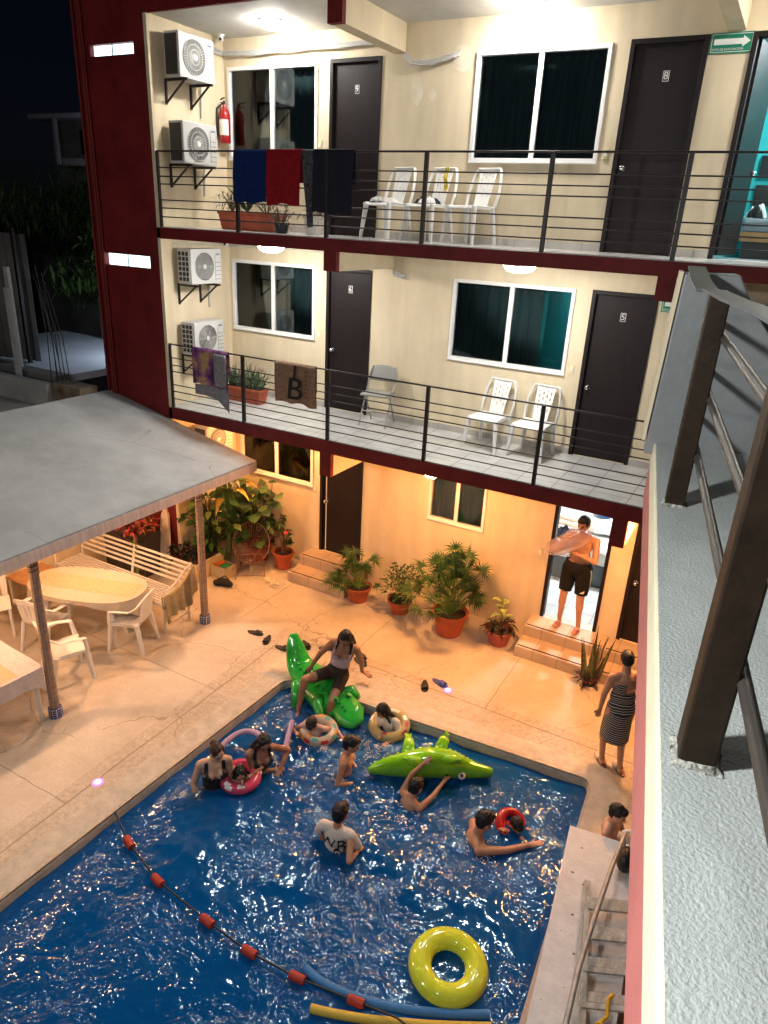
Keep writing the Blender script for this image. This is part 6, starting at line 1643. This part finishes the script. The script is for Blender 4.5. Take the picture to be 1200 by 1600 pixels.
link_mesh('skirt', remesh(f, .009, 2), STR, w2)
for x, y in ((7.085, -2.20), (7.295, -2.24)):
    t = thing('slide_sandal', 'pale slide on the '+('left' if x < 7.2 else 'right')+' foot of the woman in the striped dress', 'sandal', (x, y, 0), R(125), 'slides on the woman in the striped dress')
    f = MB(); pl = [(.12*math.cos(q), .045*math.sin(q)) for q in [2*PI*i/20 for i in range(20)]]; f.prism(pl, .001, .02); f.build('sole', mat('tan_sole', (.25, .12, .08), .7), t, local=True)
    f = MB(); f.grid(lambda u, v: (.0+.08*v, .046*math.cos(PI*u), .018+.055*math.sin(PI*u)), 12, 4); f.build('strap', mat('cream_strap', (.62, .55, .46), .6), t, local=True, smooth=180, solid=.005)

# 3 boy sitting beyond the white ledge
person('boy with spiky black hair sitting behind the end of the white ledge', 1.25, (7.44, -3.50, .10), (-.05, -.1, 1), (1, -.1, 0), (1, -.2, -.35),
    [(7.62, -3.62, .12), (7.66, -3.40, .15)], [(7.85, -3.60, .0), (7.85, -3.38, .0)], SK_C, 'short', clothes=[('shorts', WCL, .009, shorts(.7))], hs=1.12, knee=[(0, 0, 1), (0, 0, 1)])
t = thing('shoulder_bag', 'black bag with white strap beside the sitting boy', 'bag', (7.60, -3.95, .45))
f = MB(); f.ell((7.63, -4.0, .55), (.07, .12, .10)); f.build('body', BLACKP, t, smooth=180)
f = MB(); f.tube(dense([(7.60, -3.88, .55), (7.56, -3.84, .68), (7.62, -3.84, .72), (7.66, -3.92, .6)], 4), .016, 7); f.build('strap', PLASTIC, t, smooth=60)

# 4 woman in lavender top on the crocodile at the pool edge
person('woman in lavender top and brown shorts astride the bright green crocodile', 1.60, (3.86, -2.70, .245), (.22, .06, 1), (.35, -1, 0), (.15, -1, -.95),
    [(3.50, -2.80, .22), (4.05, -2.36, .05)], [(3.64, -3.22, -.14), (3.98, -3.12, -.35)], SK_B, 'long', sex='f', build=.93,
    clothes=[('top', LAV, .008, tank(.14)), ('shorts', DKB, .009, shorts(.62, .145))], elbow=[(-.8, -.1, .15), (.9, .1, .2)], knee=[(-.35, -.6, 1), (.3, -.6, .8)], hand_dir=[None, (.85, .1, -.25)])
# 5 woman in black swimsuit, 6 long haired woman
person('woman with tied auburn hair in a black swimsuit beside the pink ring', 1.50, (3.58, -4.67, -.21), (.06, -.02, 1), (.75, -.65, 0), (.85, -.3, -.50),
    [(3.56, -4.90, -.24), (3.78, -4.72, -.22)], legs_down(3.6, -4.7), SK_C, 'bun', HAIRR, 'f', 1.0, [('swimsuit', BLKS, .007, swimsuit)], group=GPOOL)
person('woman with long black hair in a black top holding her hands together in the water', 1.46, (3.84, -4.25, -.22), (.12, -.03, 1), (.85, -.5, 0), (.75, -.45, -.60),
    [(4.00, -4.19, -.10), (4.05, -4.14, -.10)], legs_down(3.85, -4.3), SK_B, 'long', HAIRB, 'f', .92, [('swimsuit', BLKS, .007, swimsuit)], elbow=[(-.2, -.5, -1), (.4, .3, -1)], group=GPOOL)
# 7 small girl in pink ring
person('small girl with wet black hair leaning in the pink swim ring', .98, (3.79, -4.50, -.33), (.05, -.08, 1), (.7, -.7, 0), (.75, -.6, -.55),
    [(3.88, -4.60, .035), (3.94, -4.46, .03)], [(3.74, -4.5, -.85), (3.86, -4.5, -.85)], SK_A, 'wet', sex='m', hs=1.3, clothes=[('swimsuit', PKV, .006, lambda c: torso(c) & (c['u'] < .36))], group=GPOOL, vox=.007)
# 8 child in fruit-print ring, back of the head to us
person('child leaning over the fruit print ring with an arm stretched to the right', 1.05, (4.06, -3.46, -.25), (.0, -.12, 1), (.2, -1, 0), (.2, -.7, -.9),
    [(3.92, -3.66, .0), (4.38, -3.40, -.03)], [(4.0, -3.3, -.9), (4.12, -3.3, -.9)], SK_A, 'short', hs=1.3, clothes=[('shirt', mat('pale_pink_shirt', (.55, .38, .36), .8), .007, tshirt(-.02, .3))], group=GPOOL, vox=.007)
# 9 girl at the far edge
person('girl in a white shirt sitting in the clear ring at the far pool edge', 1.10, (4.74, -2.88, -.26), (-.05, -.06, 1), (-.1, -1, 0), (-.65, -.6, -.75),
    [(4.72, -3.12, -.06), (4.86, -3.13, -.10)], [(4.66, -3.25, -.55), (4.8, -3.25, -.55)], SK_B, 'long', sex='m', hs=1.25, clothes=[('shirt', WTS, .008, tshirt(-.02, .7))], group=GPOOL, vox=.007)
# 10 boy standing
person('shirtless boy with dark hair standing in the pool facing right', 1.30, (4.66, -3.76, -.25), (.04, -.02, 1), (.9, .25, 0), (.9, .35, -.30),
    [(4.86, -3.88, -.11), (4.80, -3.66, -.18)], legs_down(4.66, -3.76), SK_A, 'short', clothes=[('trunks', TRK, .008, trunks)], hs=1.18, build=.95, group=GPOOL)
# 11 boy reaching up to the crocodile
person('boy in the water with both arms raised to the lime crocodile', 1.25, (5.42, -3.90, -.40), (.22, .38, 1), (.35, .9, 0), (.4, .9, -.15),
    [(5.50, -3.54, .22), (5.72, -3.42, .02)], [(5.22, -4.15, -1.0), (5.38, -4.18, -1.0)], SK_A, 'short', clothes=[('trunks', TRK, .008, trunks)], hs=1.18, build=.95, elbow=[(-.6, .2, .4), (.9, -.2, .1)], group=GPOOL)
# 12 older boy with arm stretched out, 13 child with red vest
person('shirtless young man with short black hair stretching one arm over the water', 1.62, (6.20, -3.90, -.52), (.14, .10, 1), (.75, .45, 0), (.75, .65, -.35),
    [(6.42, -3.62, -.12), (6.80, -3.66, -.075)], legs_down(6.2, -3.9), SK_A, 'short', clothes=[('trunks', TRK, .009, trunks)], elbow=[None, (.2, -.9, -.3)], group=GPOOL, hand_dir=[None, (.8, .45, .3)])
r13, J = person('child in a red float vest close to the young man', .98, (6.50, -3.50, -.42), (.03, -.02, 1), (.8, -.1, 0), (.6, -.5, -.75),
    [(6.62, -3.66, -.14), (6.66, -3.42, -.14)], [(6.45, -3.5, -.95), (6.57, -3.5, -.95)], SK_A, 'short', hs=1.3, clothes=[('shorts', TRK, .007, trunks)], group=GPOOL, vox=.007)
f = MB()
f.tube([J['nb']+V((.115*math.cos(a)*1.05, .105*math.sin(a)*1.25, .01+.05*math.cos(a-2.3))) for a in [2*PI*i/24+.4 for i in range(23)]], [.03+.022*math.sin(PI*i/22) for i in range(23)], 12)
f.ell(J['ch'], (.12, .10, .12)); link_mesh('float_vest', remesh(f, .008, 2), REDV, r13)
# 14 boy in white printed shirt
w14, J = person('boy in a white printed shirt with his back turned, waist deep in the pool', 1.34, (5.13, -4.66, -.26), (.02, -.05, 1), (-.1, .95, 0), (.0, .95, -.35),
    [(5.02, -4.50, -.20), (5.36, -4.64, -.08)], legs_down(5.13, -4.66), SK_A, 'short', clothes=[('trunks', TRK, .008, trunks)], hs=1.15, group=GPOOL, elbow=[(-.2, -.4, -1), (.5, -.5, -.8)])
f = MB(); s = J['s']
f.ell(J['hip']+J['U']*.05*s, (.165*s, .128*s, .15*s), (J['R'], J['F'], J['U'])); f.ell(J['hip']+J['U']*.20*s, (.158*s, .122*s, .15*s), (J['R'], J['F'], J['U'])); f.ell(J['ch'], (.168*s, .128*s, .165*s), (J['R'], J['F'], J['U']))
f.caps(J['nb']-J['U']*.045*s-J['R']*.17*s, J['nb']-J['U']*.045*s+J['R']*.17*s, .072*s, .072*s)
for q in (-1, 1):
    a = J['nb']-J['U']*.05*s+J['R']*q*.18*s; f.caps(a, a+J['R']*q*.07*s-J['U']*.15*s+J['F']*.03*s, .072*s, .070*s)
so_ = link_mesh('shirt', remesh(f, .008, 2), [WTS, BCL], w14)
for p in so_.data.polygons:
    q = V(p.center)+w14.location-J['hip']; x, fo, u = q.dot(J['R'])/s, q.dot(J['F'])/s, q.dot(J['U'])/s
    if fo < .02 and (u < .22+.05*math.sin(x*30) and abs(x-.02) < .12): p.material_index = 1
bt = BVHTree.FromPolygons([v.co+w14.location for v in so_.data.vertices], [p.vertices[:] for p in so_.data.polygons])
def text_on(txt, size, org, ux, uy, dr, bvh, parent, m, name='lettering', off=.010):
    me = text_mesh(txt, size, 0); q = parent
    while q.parent: q = q.parent
    for v in me.vertices:
        p = V(org)+V(ux)*v.co.x+V(uy)*v.co.y; h = bvh.ray_cast(p-V(dr)*.4, V(dr)); v.co = (h[0]-V(dr)*off if h[0] is not None else p)-q.location
    me.materials.clear(); me.materials.append(m); me.update(); o = bpy.data.objects.new(name, me); COL.objects.link(o); o.parent = parent
    md = o.modifiers.new('t', 'SOLIDIFY'); md.thickness = .002; return o
Bk = -J['F']; text_on('WR', .17, J['hip']+J['U']*.34*s+Bk*.2+J['R']*.0, J['R'], J['U'], J['F'], bt, so_, BCL)
text_on('R', .10, J['nb']-J['U']*.12*s+J['R']*.26*s+Bk*.12, (J['R']*.7+J['F']*.5).normalized(), J['U'], (J['F']-J['R']*.8).normalized(), bt, so_, BCL)
text_on('VR', .12, J['hip']+J['U']*.18*s+Bk*.2+J['R']*.02, J['R'], J['U'], J['F'], bt, so_, WTS)
text_on('o o o', .07, J['hip']+J['U']*.10*s+Bk*.2, J['R'], J['U'], J['F'], bt, so_, BCL) if False else None

# ------------------------------------------------------------------ bedroom behind the man, teal room upstairs
BEDW = mat('white_sheet', (.70, .70, .70), .85, var=.08, vs=6, bump=.3, bs=20); BASE = mat('grey_bed_base', (.10, .11, .115), .6); BLUEP = mat('blue_pillow', (.03, .08, .22), .85)
t = thing('bed', 'bed with white sheet and grey base in the lit room', 'bed', (6.1, 1.9, .32))
f = MB(); f.box(5.0, 7.3, 1.35, 2.95, .322, .70); f.build('bed_base', BASE, t, bevel=.02)
f = MB(); f.box(4.98, 7.32, 1.32, 2.97, .702, .98); f.build('mattress', BEDW, t, bevel=.05)
f = MB(); f.box(5.9, 7.39, 3.08, 3.28, .33, 1.5); f.build('headboard', mat('dark_headboard', (.02, .02, .02), .5), t)
tag(MB().ell((6.1, 2.72, 1.10), (.48, .26, .13)).build('pillow', BLUEP, smooth=180), 'blue pillow at the far side of the bed', 'pillow')
person('person lying on the bed in white shorts, only the bare legs and back showing', 1.68, (6.05, 2.0, 1.12), (1, .12, .0), (0, -.15, -1), (.3, -.3, -1),
    [(6.9, 1.75, 1.05), (6.9, 2.5, 1.05)], [(5.2, 1.85, 1.0), (5.2, 2.1, 1.0)], SK_C, 'short', build=1.1, clothes=[('shorts', WCL, .012, shorts(.5, .12))])
cloth_pile((5.42, 1.52, .985), (.20, .14), [BCL, NAVY], 'dark clothes heaped on the corner of the bed', h=.14, seed=12)
t = thing('beach_bag', 'grey beach bag with pink handles by the bed', 'bag', (6.52, 1.2, .32))
f = MB(); f.ell((6.55, 1.10, .62), (.14, .11, .2)); f.build('body', mat('grey_bag', (.22, .20, .24), .8, var=.2), t, smooth=180)
f = MB(); f.torus((6.50, 1.02, .72), .10, .010, (V((1,0,0)), V((0,.5,.8)), V((0,-.8,.5))), 24, 6); f.build('handle', PKV, t, smooth=60)
t = thing('side_shelf', 'low black shelf holding the grey beach bag', 'shelf', (6.55, 1.1, .32)); f = MB(); f.box(6.36, 6.9, .95, 1.28, .322, .42); f.build('board', BLACKP, t, bevel=.005)
t = thing('bed', 'bed with grey blanket and wooden base in the open teal room', 'bed', (8.0, 1.6, F3))
f = MB(); f.box(7.06, 9.0, 1.22, 2.05, F3+.20, F3+.31); f.build('bed_base', WD, t, bevel=.006)
f = MB(); f.box(7.10, 8.95, 1.26, 2.0, F3+.005, F3+.198); f.build('plinth', BLACKP, t)
f = MB(); f.box(7.05, 9.0, 1.20, 2.06, F3+.312, F3+.46); f.build('mattress', mat('grey_blanket', (.22, .26, .30), .9, var=.15), t, bevel=.04)
cloth_pile((7.18, 1.36, F3+.462), (.16, .14), [WCL, BCL, STRIPE], 'crumpled white and black clothes on the bed in the teal room', h=.15, seed=21)
for z, lb_ in ((6.28, 'upper dark square picture on the teal wall'), (5.94, 'lower dark square picture on the teal wall')):
    f = MB(); f.box(7.06, 7.5, 2.07, 2.098, z, z+.25); tag(f.build('picture_frame', BLACKP), lb_, 'picture')
# recessed deck lights
for x, y, lb_ in ((2.655, -5.39, 'small glowing pinkish deck light left of the pool'), (5.08, -1.965, 'small glowing pinkish deck light beside the blue sandal')):
    t = thing('deck_light', lb_, 'deck light', (x, y, 0), 0, 'small round lights set in the deck')
    f = MB(); f.lathe((x, y, .002), [(.062, 0), (.060, .005), (.038, .007)], 20); f.build('halo_ring', emis('pink_halo_glow', (1, .34, .85), .9), t, smooth=40)  # outer ring glows to imitate the pink halo round the lens
    f = MB(); f.lathe((x, y, .008), [(.038, 0), (.03, .008), (.001, .012)], 20); f.build('lens', emis('pink_deck_glow', (1, .55, .95), 2.6), t, smooth=60)
# white flecks where people splash: foam, and glints put in as geometry
FOAM = mat('foam_glint_white', (.75, .78, .80), .5)
f = MB(); rd = random.Random(44)
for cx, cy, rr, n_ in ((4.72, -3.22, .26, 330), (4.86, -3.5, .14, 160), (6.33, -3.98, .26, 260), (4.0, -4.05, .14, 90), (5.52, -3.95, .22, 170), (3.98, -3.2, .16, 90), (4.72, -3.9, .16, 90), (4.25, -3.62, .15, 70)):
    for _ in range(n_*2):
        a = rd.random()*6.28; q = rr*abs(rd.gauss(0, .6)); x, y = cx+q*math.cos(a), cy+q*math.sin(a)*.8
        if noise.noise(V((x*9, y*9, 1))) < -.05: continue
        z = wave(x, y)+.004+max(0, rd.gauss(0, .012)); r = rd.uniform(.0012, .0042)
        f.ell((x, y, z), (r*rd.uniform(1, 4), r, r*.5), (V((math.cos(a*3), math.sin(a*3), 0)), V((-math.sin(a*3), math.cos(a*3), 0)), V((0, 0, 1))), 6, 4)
tag(f.build('foam_glint_flecks', FOAM, smooth=180), kind='stuff')
